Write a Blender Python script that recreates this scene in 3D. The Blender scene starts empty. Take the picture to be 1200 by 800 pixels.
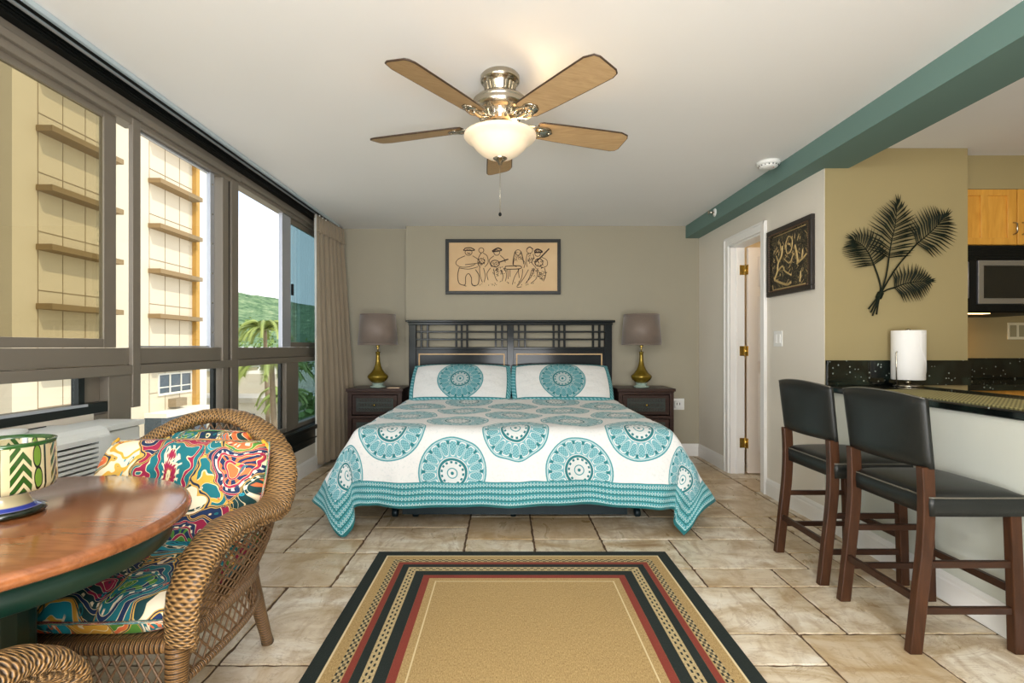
import bpy, bmesh, math, random
from mathutils import Vector, Matrix, Euler, noise
random.seed(7)
PI = math.pi
C = bpy.context.scene.collection
sin, cos, sqrt = math.sin, math.cos, math.sqrt

# ------------------------------------------------------------------ colour
def lin(c):
    out = []
    for v in c:
        v /= 255.0
        out.append(v / 12.92 if v <= 0.04045 else ((v + 0.055) / 1.055) ** 2.4)
    return tuple(out) + (1.0,)

# ------------------------------------------------------------------ node expressions
class X:
    """a float socket with operators"""
    def __init__(s, nt, sock): s.nt, s.s = nt, sock
    def _m(s, op, *a, clamp=False):
        n = s.nt.nodes.new('ShaderNodeMath'); n.operation = op; n.use_clamp = clamp
        for i, v in enumerate((s,) + a):
            if isinstance(v, X): s.nt.links.new(v.s, n.inputs[i])
            else: n.inputs[i].default_value = v
        return X(s.nt, n.outputs[0])
    def __add__(s, o): return s._m('ADD', o)
    def __radd__(s, o): return s._m('ADD', o)
    def __sub__(s, o): return s._m('SUBTRACT', o)
    def __rsub__(s, o): return (s * -1) + o
    def __mul__(s, o): return s._m('MULTIPLY', o)
    def __rmul__(s, o): return s._m('MULTIPLY', o)
    def __truediv__(s, o): return s._m('DIVIDE', o)
    def abs(s): return s._m('ABSOLUTE')
    def sin(s): return s._m('SINE')
    def cos(s): return s._m('COSINE')
    def sqrt(s): return s._m('SQRT')
    def fract(s): return s._m('FRACT')
    def floor(s): return s._m('FLOOR')
    def pow(s, o): return s._m('POWER', o)
    def min(s, o): return s._m('MINIMUM', o)
    def max(s, o): return s._m('MAXIMUM', o)
    def gt(s, o): return s._m('GREATER_THAN', o)
    def lt(s, o): return s._m('LESS_THAN', o)
    def atan2(s, o): return s._m('ARCTAN2', o)
    def clamp(s): return s._m('MULTIPLY', 1.0, clamp=True)
    def step(s, e, w):            # soft step up at e over width w
        return ((s - e) * (1.0 / w) + 0.5).clamp()
    def band(s, a, b, w=0.002): return s.step(a, w) * (1.0 - s.step(b, w))

class Mat:
    def __init__(s, name):
        s.m = bpy.data.materials.new(name); s.m.use_nodes = True
        s.nt = s.m.node_tree
        s.b = s.nt.nodes['Principled BSDF']; s.out = s.nt.nodes['Material Output']
    def coord(s, kind='Object'):
        n = s.nt.nodes.new('ShaderNodeTexCoord'); return n.outputs[kind]
    def xyz(s, sock):
        n = s.nt.nodes.new('ShaderNodeSeparateXYZ'); s.nt.links.new(sock, n.inputs[0])
        return [X(s.nt, n.outputs[i]) for i in range(3)]
    def vec(s, x, y, z=0.0):
        n = s.nt.nodes.new('ShaderNodeCombineXYZ')
        for i, v in enumerate((x, y, z)):
            if isinstance(v, X): s.nt.links.new(v.s, n.inputs[i])
            else: n.inputs[i].default_value = v
        return n.outputs[0]
    def mapping(s, sock, scale=(1, 1, 1), rot=(0, 0, 0), loc=(0, 0, 0)):
        n = s.nt.nodes.new('ShaderNodeMapping'); s.nt.links.new(sock, n.inputs[0])
        n.inputs['Scale'].default_value = scale; n.inputs['Rotation'].default_value = rot; n.inputs['Location'].default_value = loc
        return n.outputs[0]
    def noise(s, sock, scale=5, detail=4, rough=0.5, dist=0.0, color=False):
        n = s.nt.nodes.new('ShaderNodeTexNoise')
        if sock is not None: s.nt.links.new(sock, n.inputs['Vector'])
        n.inputs['Scale'].default_value = scale; n.inputs['Detail'].default_value = detail
        n.inputs['Roughness'].default_value = rough; n.inputs['Distortion'].default_value = dist
        return n.outputs['Color'] if color else X(s.nt, n.outputs[0])
    def voronoi(s, sock, scale=5, feature='F1', rand=1.0):
        n = s.nt.nodes.new('ShaderNodeTexVoronoi'); n.feature = feature
        s.nt.links.new(sock, n.inputs['Vector']); n.inputs['Scale'].default_value = scale
        n.inputs['Randomness'].default_value = rand
        return n
    def attr(s, name):
        n = s.nt.nodes.new('ShaderNodeAttribute'); n.attribute_name = name; return n
    def mix(s, f, a, b, blend='MIX'):
        n = s.nt.nodes.new('ShaderNodeMix'); n.data_type = 'RGBA'; n.blend_type = blend
        if isinstance(f, X): s.nt.links.new(f.s, n.inputs[0])
        else: n.inputs[0].default_value = f
        for i, v in ((6, a), (7, b)):
            if isinstance(v, tuple): n.inputs[i].default_value = v
            else: s.nt.links.new(v, n.inputs[i])
        return n.outputs[2]
    def ramp(s, f, stops, interp='LINEAR'):
        n = s.nt.nodes.new('ShaderNodeValToRGB'); s.nt.links.new(f.s if isinstance(f, X) else f, n.inputs[0])
        cr = n.color_ramp; cr.interpolation = interp
        while len(cr.elements) > 1: cr.elements.remove(cr.elements[-1])
        cr.elements[0].position = stops[0][0]; cr.elements[0].color = stops[0][1]
        for p, c in stops[1:]:
            e = cr.elements.new(p); e.color = c
        return n.outputs[0]
    def bump(s, h, strength=0.3, dist=0.01, target=None):
        n = s.nt.nodes.new('ShaderNodeBump'); n.inputs['Strength'].default_value = strength; n.inputs['Distance'].default_value = dist
        s.nt.links.new(h.s if isinstance(h, X) else h, n.inputs['Height'])
        s.nt.links.new(n.outputs[0], s.b.inputs['Normal'])
        return s
    def set(s, color=None, rough=None, metal=None, **kw):
        if color is not None:
            if isinstance(color, tuple): s.b.inputs['Base Color'].default_value = color
            else: s.nt.links.new(color, s.b.inputs['Base Color'])
        if rough is not None:
            if isinstance(rough, X): s.nt.links.new(rough.s, s.b.inputs['Roughness'])
            else: s.b.inputs['Roughness'].default_value = rough
        if metal is not None: s.b.inputs['Metallic'].default_value = metal
        for k, v in kw.items():
            s.b.inputs[k.replace('_', ' ')].default_value = v
        return s

def simple(name, rgb, rough=0.5, metal=0.0, var=0.06, scale=6, bump=0.0, bscale=80, **kw):
    m = Mat(name); o = m.coord()
    c = lin(rgb); n = m.noise(o, scale, 3)
    dark = tuple(v * (1 - var) for v in c[:3]) + (1,); lite = tuple(min(1, v * (1 + var)) for v in c[:3]) + (1,)
    m.set(m.mix(n, dark, lite), rough, metal, **kw)
    if bump: m.bump(m.noise(o, bscale, 3), bump, 0.003)
    return m.m

def glass(name, tint, gloss=0.12, rough=0.0):
    m = Mat(name); nt = m.nt
    tr = nt.nodes.new('ShaderNodeBsdfTransparent'); tr.inputs[0].default_value = tint
    gl = nt.nodes.new('ShaderNodeBsdfGlossy'); gl.inputs[0].default_value = (0.9, 0.95, 0.95, 1); gl.inputs['Roughness'].default_value = rough
    lw = nt.nodes.new('ShaderNodeLayerWeight'); lw.inputs[0].default_value = .5
    mx = nt.nodes.new('ShaderNodeMixShader')
    f = X(nt, lw.outputs['Facing']).pow(4.0)*.55 + gloss*.14
    nt.links.new(f.clamp().s, mx.inputs[0]); nt.links.new(tr.outputs[0], mx.inputs[1]); nt.links.new(gl.outputs[0], mx.inputs[2])
    nt.links.new(mx.outputs[0], m.out.inputs[0])
    return m.m

# ------------------------------------------------------------------ mesh builder
class MB:
    def __init__(s): s.v = []; s.f = []; s.uv = []; s.sm = []; s.col = []
    def add(s, verts, faces, uvs=None, smooth=False, col=None):
        o = len(s.v); s.v += [tuple(p) for p in verts]
        for i, f in enumerate(faces):
            s.f.append([o + k for k in f]); s.sm.append(smooth); s.col.append(col)
            s.uv.append(uvs[i] if uvs else [(0, 0)] * len(f))
        return s
    def box(s, a, b, M=None, col=None):
        x0, x1 = sorted((a[0], b[0])); y0, y1 = sorted((a[1], b[1])); z0, z1 = sorted((a[2], b[2]))
        vs = [Vector(p) for p in ((x0,y0,z0),(x1,y0,z0),(x1,y1,z0),(x0,y1,z0),(x0,y0,z1),(x1,y0,z1),(x1,y1,z1),(x0,y1,z1))]
        if M: vs = [M @ p for p in vs]
        fs = [(0,3,2,1),(4,5,6,7),(0,1,5,4),(1,2,6,5),(2,3,7,6),(3,0,4,7)]
        ex, ey, ez = x1-x0, y1-y0, z1-z0
        uv = [[(0,0),(ey,0),(ey,ex),(0,ex)], [(0,0),(ex,0),(ex,ey),(0,ey)]] + [[(0,0),(w,0),(w,ez),(0,ez)] for w in (ex,ey,ex,ey)]
        return s.add(vs, fs, uv, False, col)
    def cbox(s, c, d, M=None): return s.box([c[i]-d[i]/2 for i in range(3)], [c[i]+d[i]/2 for i in range(3)], M)
    def beam(s, p, q, w, h, up=(0,0,1)):
        p, q = Vector(p), Vector(q); d = (q-p); L = d.length; d.normalize(); u = Vector(up)
        sd = d.cross(u)
        if sd.length < 1e-4: sd = d.cross(Vector((1,0,0)))
        sd.normalize(); u = sd.cross(d)
        M = Matrix((( d.x, sd.x, u.x, p.x),(d.y, sd.y, u.y, p.y),(d.z, sd.z, u.z, p.z),(0,0,0,1)))
        return s.box((0,-w/2,-h/2),(L,w/2,h/2),M)
    def tube(s, pts, r, seg=10, closed=False, caps=True, flat=1.0, up=None, nrms=None):
        pts = [Vector(p) for p in pts]; n = len(pts)
        rs = r if isinstance(r, (list, tuple)) else [r]*n
        T = []
        for i in range(n):
            a = pts[(i-1) % n] if (closed or i > 0) else pts[i]; b = pts[(i+1) % n] if (closed or i < n-1) else pts[i]
            t = (b-a); t = t.normalized() if t.length > 1e-9 else Vector((0,0,1)); T.append(t)
        ref = Vector(up) if up else (Vector((0,0,1)) if abs(T[0].z) < .9 else Vector((1,0,0)))
        nrm = (ref - T[0]*ref.dot(T[0])).normalized()
        vs = []; lens = [0]
        for i in range(n):
            if nrms:
                nn = Vector(nrms[i]); nrm = (nn - T[i]*nn.dot(T[i])).normalized()
            elif up:
                nn = ref - T[i]*ref.dot(T[i])
                if nn.length > .05: nrm = nn.normalized()
                else: nrm = (nrm - T[i]*nrm.dot(T[i])).normalized()
            else: nrm = (nrm - T[i]*nrm.dot(T[i])).normalized()
            bn = T[i].cross(nrm)
            for k in range(seg):
                a = 2*PI*k/seg
                vs.append(pts[i] + nrm*cos(a)*rs[i]*flat + bn*sin(a)*rs[i])
            if i: lens.append(lens[-1] + (pts[i]-pts[i-1]).length)
        fs, uv = [], []
        m = n if closed else n-1
        tot = lens[-1] + (pts[0]-pts[-1]).length
        for i in range(m):
            j = (i+1) % n; l0 = lens[i]; l1 = lens[j] if j else tot
            for k in range(seg):
                k2 = (k+1) % seg
                fs.append((i*seg+k, i*seg+k2, j*seg+k2, j*seg+k))
                uv.append([(l0,k/seg),(l0,(k+1)/seg),(l1,(k+1)/seg),(l1,k/seg)])
        if caps and not closed:
            fs.append(tuple(range(seg-1,-1,-1))); uv.append([(0,0)]*seg)
            fs.append(tuple((n-1)*seg+k for k in range(seg))); uv.append([(0,0)]*seg)
        return s.add(vs, fs, uv, True)
    def lathe(s, prof, c=(0,0,0), seg=32, smooth=True, M=None):
        vs = []; fs = []; uv = []; n = len(prof)
        for (r, z) in prof:
            for k in range(seg):
                a = 2*PI*k/seg; p = Vector((r*cos(a), r*sin(a), z))
                if M: p = M @ p
                vs.append(p + Vector(c))
        for i in range(n-1):
            for k in range(seg):
                k2 = (k+1) % seg
                fs.append((i*seg+k, i*seg+k2, (i+1)*seg+k2, (i+1)*seg+k))
                uv.append([(k/seg,prof[i][1]),((k+1)/seg,prof[i][1]),((k+1)/seg,prof[i+1][1]),(k/seg,prof[i+1][1])])
        if prof[0][0] > 1e-5: fs.append(tuple(range(seg-1,-1,-1))); uv.append([(0,0)]*seg)
        if prof[-1][0] > 1e-5: fs.append(tuple((n-1)*seg+k for k in range(seg))); uv.append([(0,0)]*seg)
        return s.add(vs, fs, uv, smooth)
    def grid(s, fn, nu, nv, uvf=None, smooth=True):
        vs = [fn(i/nu, j/nv) for j in range(nv+1) for i in range(nu+1)]
        fs, uv = [], []
        for j in range(nv):
            for i in range(nu):
                a = j*(nu+1)+i
                fs.append((a, a+1, a+nu+2, a+nu+1))
                q = [(i,j),(i+1,j),(i+1,j+1),(i,j+1)]
                uv.append([uvf(x/nu,y/nv) if uvf else (x/nu,y/nv) for x, y in q])
        return s.add(vs, fs, uv, smooth)
    def prism(s, poly, z0, z1, M=None, smooth=False):
        n = len(poly); vs = [Vector((x,y,z0)) for x,y in poly] + [Vector((x,y,z1)) for x,y in poly]
        if M: vs = [M @ p for p in vs]
        fs = [tuple(range(n-1,-1,-1)), tuple(range(n,2*n))] + [(i,(i+1)%n,n+(i+1)%n,n+i) for i in range(n)]
        return s.add(vs, fs, None, smooth)
    def build(s, name, mat, parent=None, off=None, bevel=0, bseg=2, sub=0, solid=0, label=None, weld=False, smooth_all=False, origin=None):
        me = bpy.data.meshes.new(name)
        o3 = Vector(off) if off is not None else Vector((0,0,0))
        org = None
        if origin is not None: org = Vector(origin); o3 = org
        me.from_pydata([tuple(Vector(p)-o3) for p in s.v], [], s.f)
        uvl = me.uv_layers.new(name='UVMap')
        for p, uvs in zip(me.polygons, s.uv):
            for li, uvc in zip(p.loop_indices, uvs): uvl.data[li].uv = uvc
        if any(c is not None for c in s.col):
            ca = me.attributes.new('tile', 'FLOAT_COLOR', 'FACE')
            for i, c in enumerate(s.col): ca.data[i].color = c if c else (0,0,0,1)
        me.polygons.foreach_set('use_smooth', [True]*len(s.f) if smooth_all else s.sm)
        me.materials.append(mat); me.update()
        if weld:
            bm = bmesh.new(); bm.from_mesh(me); bmesh.ops.remove_doubles(bm, verts=bm.verts, dist=1e-5); bm.to_mesh(me); bm.free()
        o = bpy.data.objects.new(name, me); C.objects.link(o)
        if org is not None: o.location = org
        if parent: o.parent = parent
        if bevel:
            b = o.modifiers.new('bevel', 'BEVEL'); b.width = bevel; b.segments = bseg; b.limit_method = 'ANGLE'; b.angle_limit = math.radians(40)
        if solid:
            b = o.modifiers.new('solid', 'SOLIDIFY'); b.thickness = solid; b.offset = -1
        if sub:
            b = o.modifiers.new('sub', 'SUBSURF'); b.levels = sub; b.render_levels = sub
        if label: o['label'] = label
        return o

def tag(o, label, cat, group=None, kind=None):
    o['label'] = label; o['category'] = cat
    if group: o['group'] = group
    if kind: o['kind'] = kind
    return o
def thing(name, label, cat, loc=(0,0,0), rotz=0, group=None):
    o = bpy.data.objects.new(name, None); C.objects.link(o); o.empty_display_size = .1
    o.location = loc; o.rotation_euler = (0,0,rotz)
    if label: tag(o, label, cat, group)
    return o
def struct(o, label=None):
    o['kind'] = 'structure'
    if label: o['label'] = label
    return o
def sempty(name, loc, label=None):
    o = bpy.data.objects.new(name, None); C.objects.link(o); o.location = loc; o.empty_display_size = .1
    return struct(o, label)
def copy_tree(o, parent=None):
    c = o.copy(); C.objects.link(c); c.parent = parent
    for ch in list(o.children): copy_tree(ch, c)
    return c
def catmull(P, n=8, closed=False):
    P = [Vector(p) for p in P]; out = []; m = len(P)
    rng = range(m if closed else m-1)
    for i in rng:
        if closed: p0,p1,p2,p3 = P[(i-1)%m],P[i],P[(i+1)%m],P[(i+2)%m]
        else: p0,p1,p2,p3 = P[max(i-1,0)],P[i],P[i+1],P[min(i+2,m-1)]
        for k in range(n):
            t = k/n
            out.append(0.5*((2*p1)+(-p0+p2)*t+(2*p0-5*p1+4*p2-p3)*t*t+(-p0+3*p1-3*p2+p3)*t*t*t))
    if not closed: out.append(P[-1].copy())
    return out

# ------------------------------------------------------------------ materials
def m_wall(name, rgb):
    m = Mat(name); o = m.coord()
    c = lin(rgb); n = m.noise(o, 1.3, 2)
    m.set(m.mix(n, tuple(v*.97 for v in c[:3])+(1,), tuple(v*1.03 for v in c[:3])+(1,)), .75)
    m.bump(m.noise(o, 160, 3), .12, .002); return m.m
M_wall = m_wall('wall_taupe', (160,153,134))
M_wall_k = m_wall('wall_olive', (158,143,101))
M_wall_r = m_wall('wall_light', (220,213,200))
M_wall_bar = m_wall('bar_wall_paint', (205,207,196))
M_ceil = m_wall('ceiling_paint', (236,235,233))
M_beam = m_wall('beam_teal', (100,128,121))
M_trim = simple('white_trim', (236,234,230), .35, var=.02)
M_white = simple('white_plastic', (232,232,228), .35, var=.02)
M_ac = simple('ac_white', (214,218,216), .4, var=.03)
M_black = simple('black_slot', (12,14,13), .5, Specular_IOR_Level=.2)
M_alu = simple('bronze_aluminium', (124,116,104), .4, .2, var=.08, scale=3)
M_alul = simple('pale_aluminium', (178,182,190), .35, .4, var=.04)
M_aludk = simple('dark_aluminium', (24,30,28), .35, .3, var=.1)
M_track = simple('track_grey', (190,205,212), .3, .3, var=.03)
M_brass = simple('brass', (206,176,96), .25, .9)
M_chrome = simple('brushed_nickel', (176,168,152), .22, 1.0, var=.12)
M_steel = simple('stainless', (165,165,168), .32, .85, var=.05)
M_gclear = glass('glass_clear', (.97,.98,.98,1))
M_gtint = glass('glass_bronze', (.70,.67,.56,1), .3)
M_gblue = glass('glass_bluegreen', (.42,.54,.58,1), .6)

def m_floor():
    m = Mat('travertine'); o = m.coord(); a = m.attr('tile')
    ax, ay, az = m.xyz(a.outputs['Vector'])
    # each tile samples its own patch
    off = m.vec(ax*40.0, ay*40.0, az*10.0)
    n = m.nt.nodes.new('ShaderNodeVectorMath'); n.operation = 'ADD'; m.nt.links.new(o, n.inputs[0]); m.nt.links.new(off, n.inputs[1])
    P = n.outputs[0]
    n1 = m.noise(m.mapping(P, (1.6,3.2,1)), 1.7, 7, .62, .9)
    n2 = m.noise(m.mapping(P, (3.5,1.4,1), (0,0,.5)), 2.6, 6, .6, 1.4)
    base = m.ramp(n1, [(.28, lin((150,120,86))), (.42, lin((192,172,140))), (.52, lin((216,202,178))), (.68, lin((232,224,208)))])
    warm = m.mix((n2.step(.56,.16))*.55, base, lin((160,132,94)))
    t = m.mix((ax-.25).max(0)*.75, warm, lin((180,150,104)), 'MIX')
    vein = m.noise(m.mapping(P,(1.2,2.4,1),(0,0,.3)), 2.2, 8, .65, 2.0)
    v = (vein-.5).abs().lt(.010)
    t2 = m.mix(v*.35, t, lin((150,118,84)))
    pits = m.noise(P, 55, 3, .6).gt(.70)
    m.set(m.mix(pits*.4, t2, lin((140,116,88))), (n2*.2+.2), 0.0)
    m.bump(m.noise(P, 3.5, 3)*1.0 + m.noise(P, 60, 3)*.12 - pits*.3, .28, .012)
    return m.m
M_floor = m_floor()
M_grout = simple('grout', (92,70,50), .9, var=.25, scale=30, bump=.4)

def wood(name, dark, lite, rough=.35, scale=(2,26,26), bump=.1, coat=0.0, dist=2.0):
    m = Mat(name); o = m.coord()
    n = m.noise(m.mapping(o, scale), 1.0, 5, .6, dist)
    n2 = m.noise(m.mapping(o, tuple(v*5 for v in scale)), 1.0, 3, .6)
    m.set(m.mix((n*.75+n2*.25).step(.5,.5), lin(dark), lin(lite)), rough, 0, Coat_Weight=coat, Coat_Roughness=.12)
    if dark[0] < 60: m.b.inputs['Specular IOR Level'].default_value = .22
    m.bump(n2, bump, .002); return m.m
M_tablewood = wood('table_cherry', (102,57,30), (158,98,58), .16, (3,20,20), .03, .5)
M_stoolwood = wood('stool_mahogany', (42,26,17), (80,49,30), .35, (20,20,2.5), .2)
M_stoolwoodh = wood('stool_mahogany_rail', (38,24,16), (66,41,27), .35, (3,20,20), .2)
M_blackwood = wood('black_lacquer', (6,12,13), (16,25,27), .6, (2,20,20), .15, .2)
M_nightwood = wood('nightstand_wood', (38,28,26), (74,54,46), .35, (3,20,20), .15)
M_nightcarve = simple('carved_panel', (46,56,50), .5, var=.4, scale=60, bump=.8, bscale=90)
M_bladewood = wood('fan_oak', (158,126,84), (190,160,118), .4, (3,40,40), .05)
M_blade_edge = simple('blade_edge', (58,40,24), .5)
M_maple = wood('maple_cabinet', (196,134,44), (226,168,72), .35, (16,16,2), .04, .3)
M_tan_inlay = simple('tan_inlay', (206,170,120), .5)
M_leather = simple('black_leather', (27,29,27), .36, var=.15, scale=12, bump=.22, bscale=220, Specular_IOR_Level=.32)
M_piping = simple('leather_piping', (92,88,78), .35)
M_green_paint = simple('green_table_paint', (8,40,30), .35, var=.15)
M_iron = simple('palm_iron', (22,30,20), .65, .0, var=.3, scale=20, Specular_IOR_Level=.15)
M_frame_dk = simple('frame_dark', (40,34,30), .38, var=.35, scale=40, bump=.5, bscale=120)
M_frame_black = simple('frame_black', (24,26,22), .4, var=.4, scale=50, bump=.5, bscale=120)
M_paper = simple('paper_towel', (238,236,232), .9, var=.02, bump=.2, bscale=200)
M_shade = Mat('lamp_shade_taupe')
_o = M_shade.coord(); M_shade.set(M_shade.mix(M_shade.noise(_o, 120, 2), lin((106,92,82)), lin((122,107,96))), .55, 0, Sheen_Weight=.3); M_shade = M_shade.m
M_lampbase = simple('lamp_bronze_glaze', (132,110,34), .18, .55, var=.18, scale=8)
M_lampfoot = simple('lamp_glass_foot', (150,168,156), .08, .1, var=.1)
M_bedsheet = simple('mattress_ticking', (30,60,66), .8)
M_bedmetal = simple('bed_frame_metal', (16,34,40), .45, .4)
M_curtain = None
def m_curtain():
    m = Mat('curtain_fabric'); o = m.coord()
    n = m.noise(m.mapping(o, (60,60,3)), 1, 3)
    m.set(m.mix(n, lin((134,119,99)), lin((160,146,124))), .8, 0, Sheen_Weight=.25)
    m.bump(m.noise(m.mapping(o,(300,300,120)),1,2), .15, .002)
    return m.m
M_curtain = m_curtain()
M_lining = simple('curtain_lining', (214,214,206), .8, var=.03)

def m_granite():
    m = Mat('black_granite'); o = m.coord()
    v = m.voronoi(o, 55); d = X(m.nt, v.outputs['Distance']); cx, cy, cz = m.xyz(v.outputs['Color'])
    sp = (d.lt(.28))*(cx.gt(.80))
    n = m.noise(o, 9, 5, .6)
    base = m.mix(n.step(.56,.2), lin((10,14,13)), lin((30,42,36)))
    m.set(m.mix(sp*.8, base, lin((150,158,150))), .08, 0, Specular_IOR_Level=.6)
    return m.m
M_granite = m_granite()

TEAL_D = lin((20,112,118)); TEAL_M = lin((62,140,147)); TEAL_L = lin((128,182,190)); QWHITE = lin((222,222,220))
def medallion(m, r, th, R):
    """colour of a lace medallion at radius r (m), angle th; R outer radius"""
    q = r*(1.0/R)
    pet = (th*9.0).sin()                      # 18 petals
    petal = (((q-.70)*(1/.23)).pow(2) + (pet.abs()-1.0).pow(2)*1.3).lt(.62)
    c = m.mix(1.0, TEAL_L, TEAL_L)
    fine = ((th*54.0).sin()*((q*75.0).sin())).gt(.0)
    c = m.mix(fine*.55, TEAL_L, TEAL_M)
    pfill = m.mix(fine*.55, TEAL_L, lin((28,110,118)))
    edge = (((q-.70)*(1/.23)).pow(2) + (pet.abs()-1.0).pow(2)*1.3)
    c = m.mix(edge.band(.62,.86,.05)*.9, c, QWHITE)
    c = m.mix(edge.lt(.60), c, pfill)
    tri = ((th*9.0).cos().abs().gt(.90))*q.band(.80,.90,.01)
    c = m.mix(tri, c, TEAL_D)
    c = m.mix(q.band(.955,1.0,.01)*.8, c, TEAL_M)
    c = m.mix(q.band(.935,.955,.01)*.7, c, QWHITE)
    inner = q.lt(.46)
    dots = ((th*14.0).sin().gt(.0))*q.band(.29,.35,.01)
    ci = m.mix(fine*.3, QWHITE, TEAL_M)
    ci = m.mix(dots, ci, TEAL_D)
    ci = m.mix(q.band(.365,.435,.01), ci, TEAL_D)
    ci = m.mix(q.band(.13,.16,.01), ci, TEAL_M)
    ci = m.mix(q.lt(.05), ci, TEAL_D)
    return m.mix(inner, c, ci)

def m_quilt():
    m = Mat('quilt_medallion_print'); u, v, _ = m.xyz(m.coord('UV'))
    # uv: u = metres across from bed centre, v = metres beyond the mattress foot edge (positive downwards)
    PX, PY, R = .80, .56, .217
    def cell(u0, v0):
        a = ((u-u0)*(1/PX)+.5); a = (a-a.floor()-.5)*PX
        b = ((v-v0)*(1/PY)+.5); b = (b-b.floor()-.5)*PY
        return a, b, (a*a+b*b).sqrt()
    a1,b1,r1 = cell(0.012, .03); a2,b2,r2 = cell(.412, .31)
    first = r1.lt(r2); nf = 1.0-first
    a = a1*first+a2*nf; b = b1*first+b2*nf; r = r1*first+r2*nf
    th = b.atan2(a)
    med = medallion(m, r, th, R)
    o = m.coord('Object')
    fl = m.noise(o, 70, 2, .5).gt(.60)
    bg = m.mix(fl*.10, QWHITE, TEAL_M)
    c = m.mix(r.lt(R), bg, med)
    # border
    HU, HV, BW = .965+.56, .52, .15
    e = (HU - u.abs()).min(HV - v)
    along = m.nt.nodes.new('ShaderNodeMath')
    useu = (HV-v).lt(HU-u.abs())
    t = u*useu + v*(1.0-useu)
    k = e*(1/.0370); kf = k.fract()
    dia = ((t*150.0).sin().abs() + ((kf-.5)*5.0).abs()*.6)
    pat = m.mix(dia.lt(1.05)*.75, TEAL_M, lin((206,228,228)))
    pat = m.mix(((t*150.0).sin().abs().lt(.35))*(kf.band(.35,.65,.02)), pat, TEAL_D)
    line = (kf.lt(.16)).max(e.lt(.014))
    bc = m.mix(line, pat, lin((14,98,100)))
    c = m.mix(e.lt(BW), c, bc)
    m.set(c, .85, 0, Sheen_Weight=.2)
    qb = m.noise(o, 34, 2, .5)
    ridge = (m.noise(o, 16, 2).__sub__(.5)).abs()
    m.bump(qb*.5 + ridge*2.0, .35, .012)
    return m.m
M_quilt = m_quilt()
def m_sham():
    m = Mat('sham_medallion_print'); u, v, _ = m.xyz(m.coord('UV'))  # metres from the sham's centre
    r = (u*u+v*v).sqrt(); th = v.atan2(u)
    med = medallion(m, r, th, .225)
    med = m.mix(.35, med, TEAL_D)
    o = m.coord('Object')
    bg = m.mix(m.noise(o, 70, 2).gt(.6)*.08, QWHITE, TEAL_M)
    c = m.mix(r.lt(.225), bg, med)
    e = (.495-u.abs()).min(.245-v.abs())
    c = m.mix(e.lt(.040), c, m.mix(((u+v)*160.0).sin().gt(0), TEAL_M, TEAL_L))
    c = m.mix(e.band(.036,.044,.002), c, TEAL_D)
    m.set(c, .85); m.bump(m.noise(o, 30, 2), .3, .012); return m.m
M_sham = m_sham()

def m_floral():
    m = Mat('paisley_upholstery'); u, v, _ = m.xyz(m.coord('UV'))
    P = m.vec(u, v, 0.0)
    w = m.noise(P, 7, 2, .5, color=True)
    mm = m.nt.nodes.new('ShaderNodeVectorMath'); mm.operation = 'MULTIPLY_ADD'
    m.nt.links.new(w, mm.inputs[0]); mm.inputs[1].default_value = (.20,.20,0); m.nt.links.new(P, mm.inputs[2])
    W = mm.outputs[0]
    big = m.voronoi(W, 7.0); d = X(m.nt, big.outputs['Distance']); cr, cg, cb = m.xyz(big.outputs['Color'])
    edge = m.voronoi(W, 7.0, 'DISTANCE_TO_EDGE'); de = X(m.nt, edge.outputs['Distance'])
    pal = [(0, lin((240,226,196))), (.10, lin((20,44,84))), (.24, lin((24,150,172))), (.33, lin((18,112,122))), (.48, lin((160,28,70))), (.60, lin((84,140,50))),
           (.72, lin((226,110,60))), (.82, lin((12,60,62))), (.92, lin((226,170,60)))]
    base = m.ramp(cr, pal, 'CONSTANT')
    pal2 = pal[3:]+[]
    alt = m.ramp(((cg+.37).fract()), pal, 'CONSTANT')
    alt2 = m.ramp(((cb+.61).fract()), pal, 'CONSTANT')
    k = (d*5.2+cg*2.0); kf = k.fract()
    c = m.mix(kf.band(.30,.62,.04), base, alt)
    c = m.mix(d.lt(.20), c, alt2)
    # petals / seed beads
    pos = m.nt.nodes.new('ShaderNodeVectorMath'); pos.operation = 'SUBTRACT'
    m.nt.links.new(W, pos.inputs[0]); m.nt.links.new(big.outputs['Position'], pos.inputs[1])
    px, py, _z = m.xyz(pos.outputs[0]); th = py.atan2(px)
    c = m.mix(((th*10.0).sin().gt(.25))*d.band(.26,.40,.02), c, alt2)
    c = m.mix(((th*16.0).sin().gt(.3))*d.band(.44,.50,.02), c, lin((244,232,200)))
    c = m.mix(kf.band(.27,.31,.01).max(kf.band(.61,.65,.01)), c, lin((238,224,180)))
    c = m.mix(de.lt(.022), c, lin((214,170,76)))
    c = m.mix(de.lt(.008), c, lin((24,40,70)))
    small = m.voronoi(W, 34); sd = X(m.nt, small.outputs['Distance']); sr, sg, sb = m.xyz(small.outputs['Color'])
    c = m.mix(sd.band(.18,.30,.04)*sg.gt(.55)*.9, c, m.ramp(sr, pal, 'CONSTANT'))
    m.set(c, .85); m.bump(m.noise(m.coord('Object'), 400, 2), .15, .002)
    return m.m
M_floral = m_floral()

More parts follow.
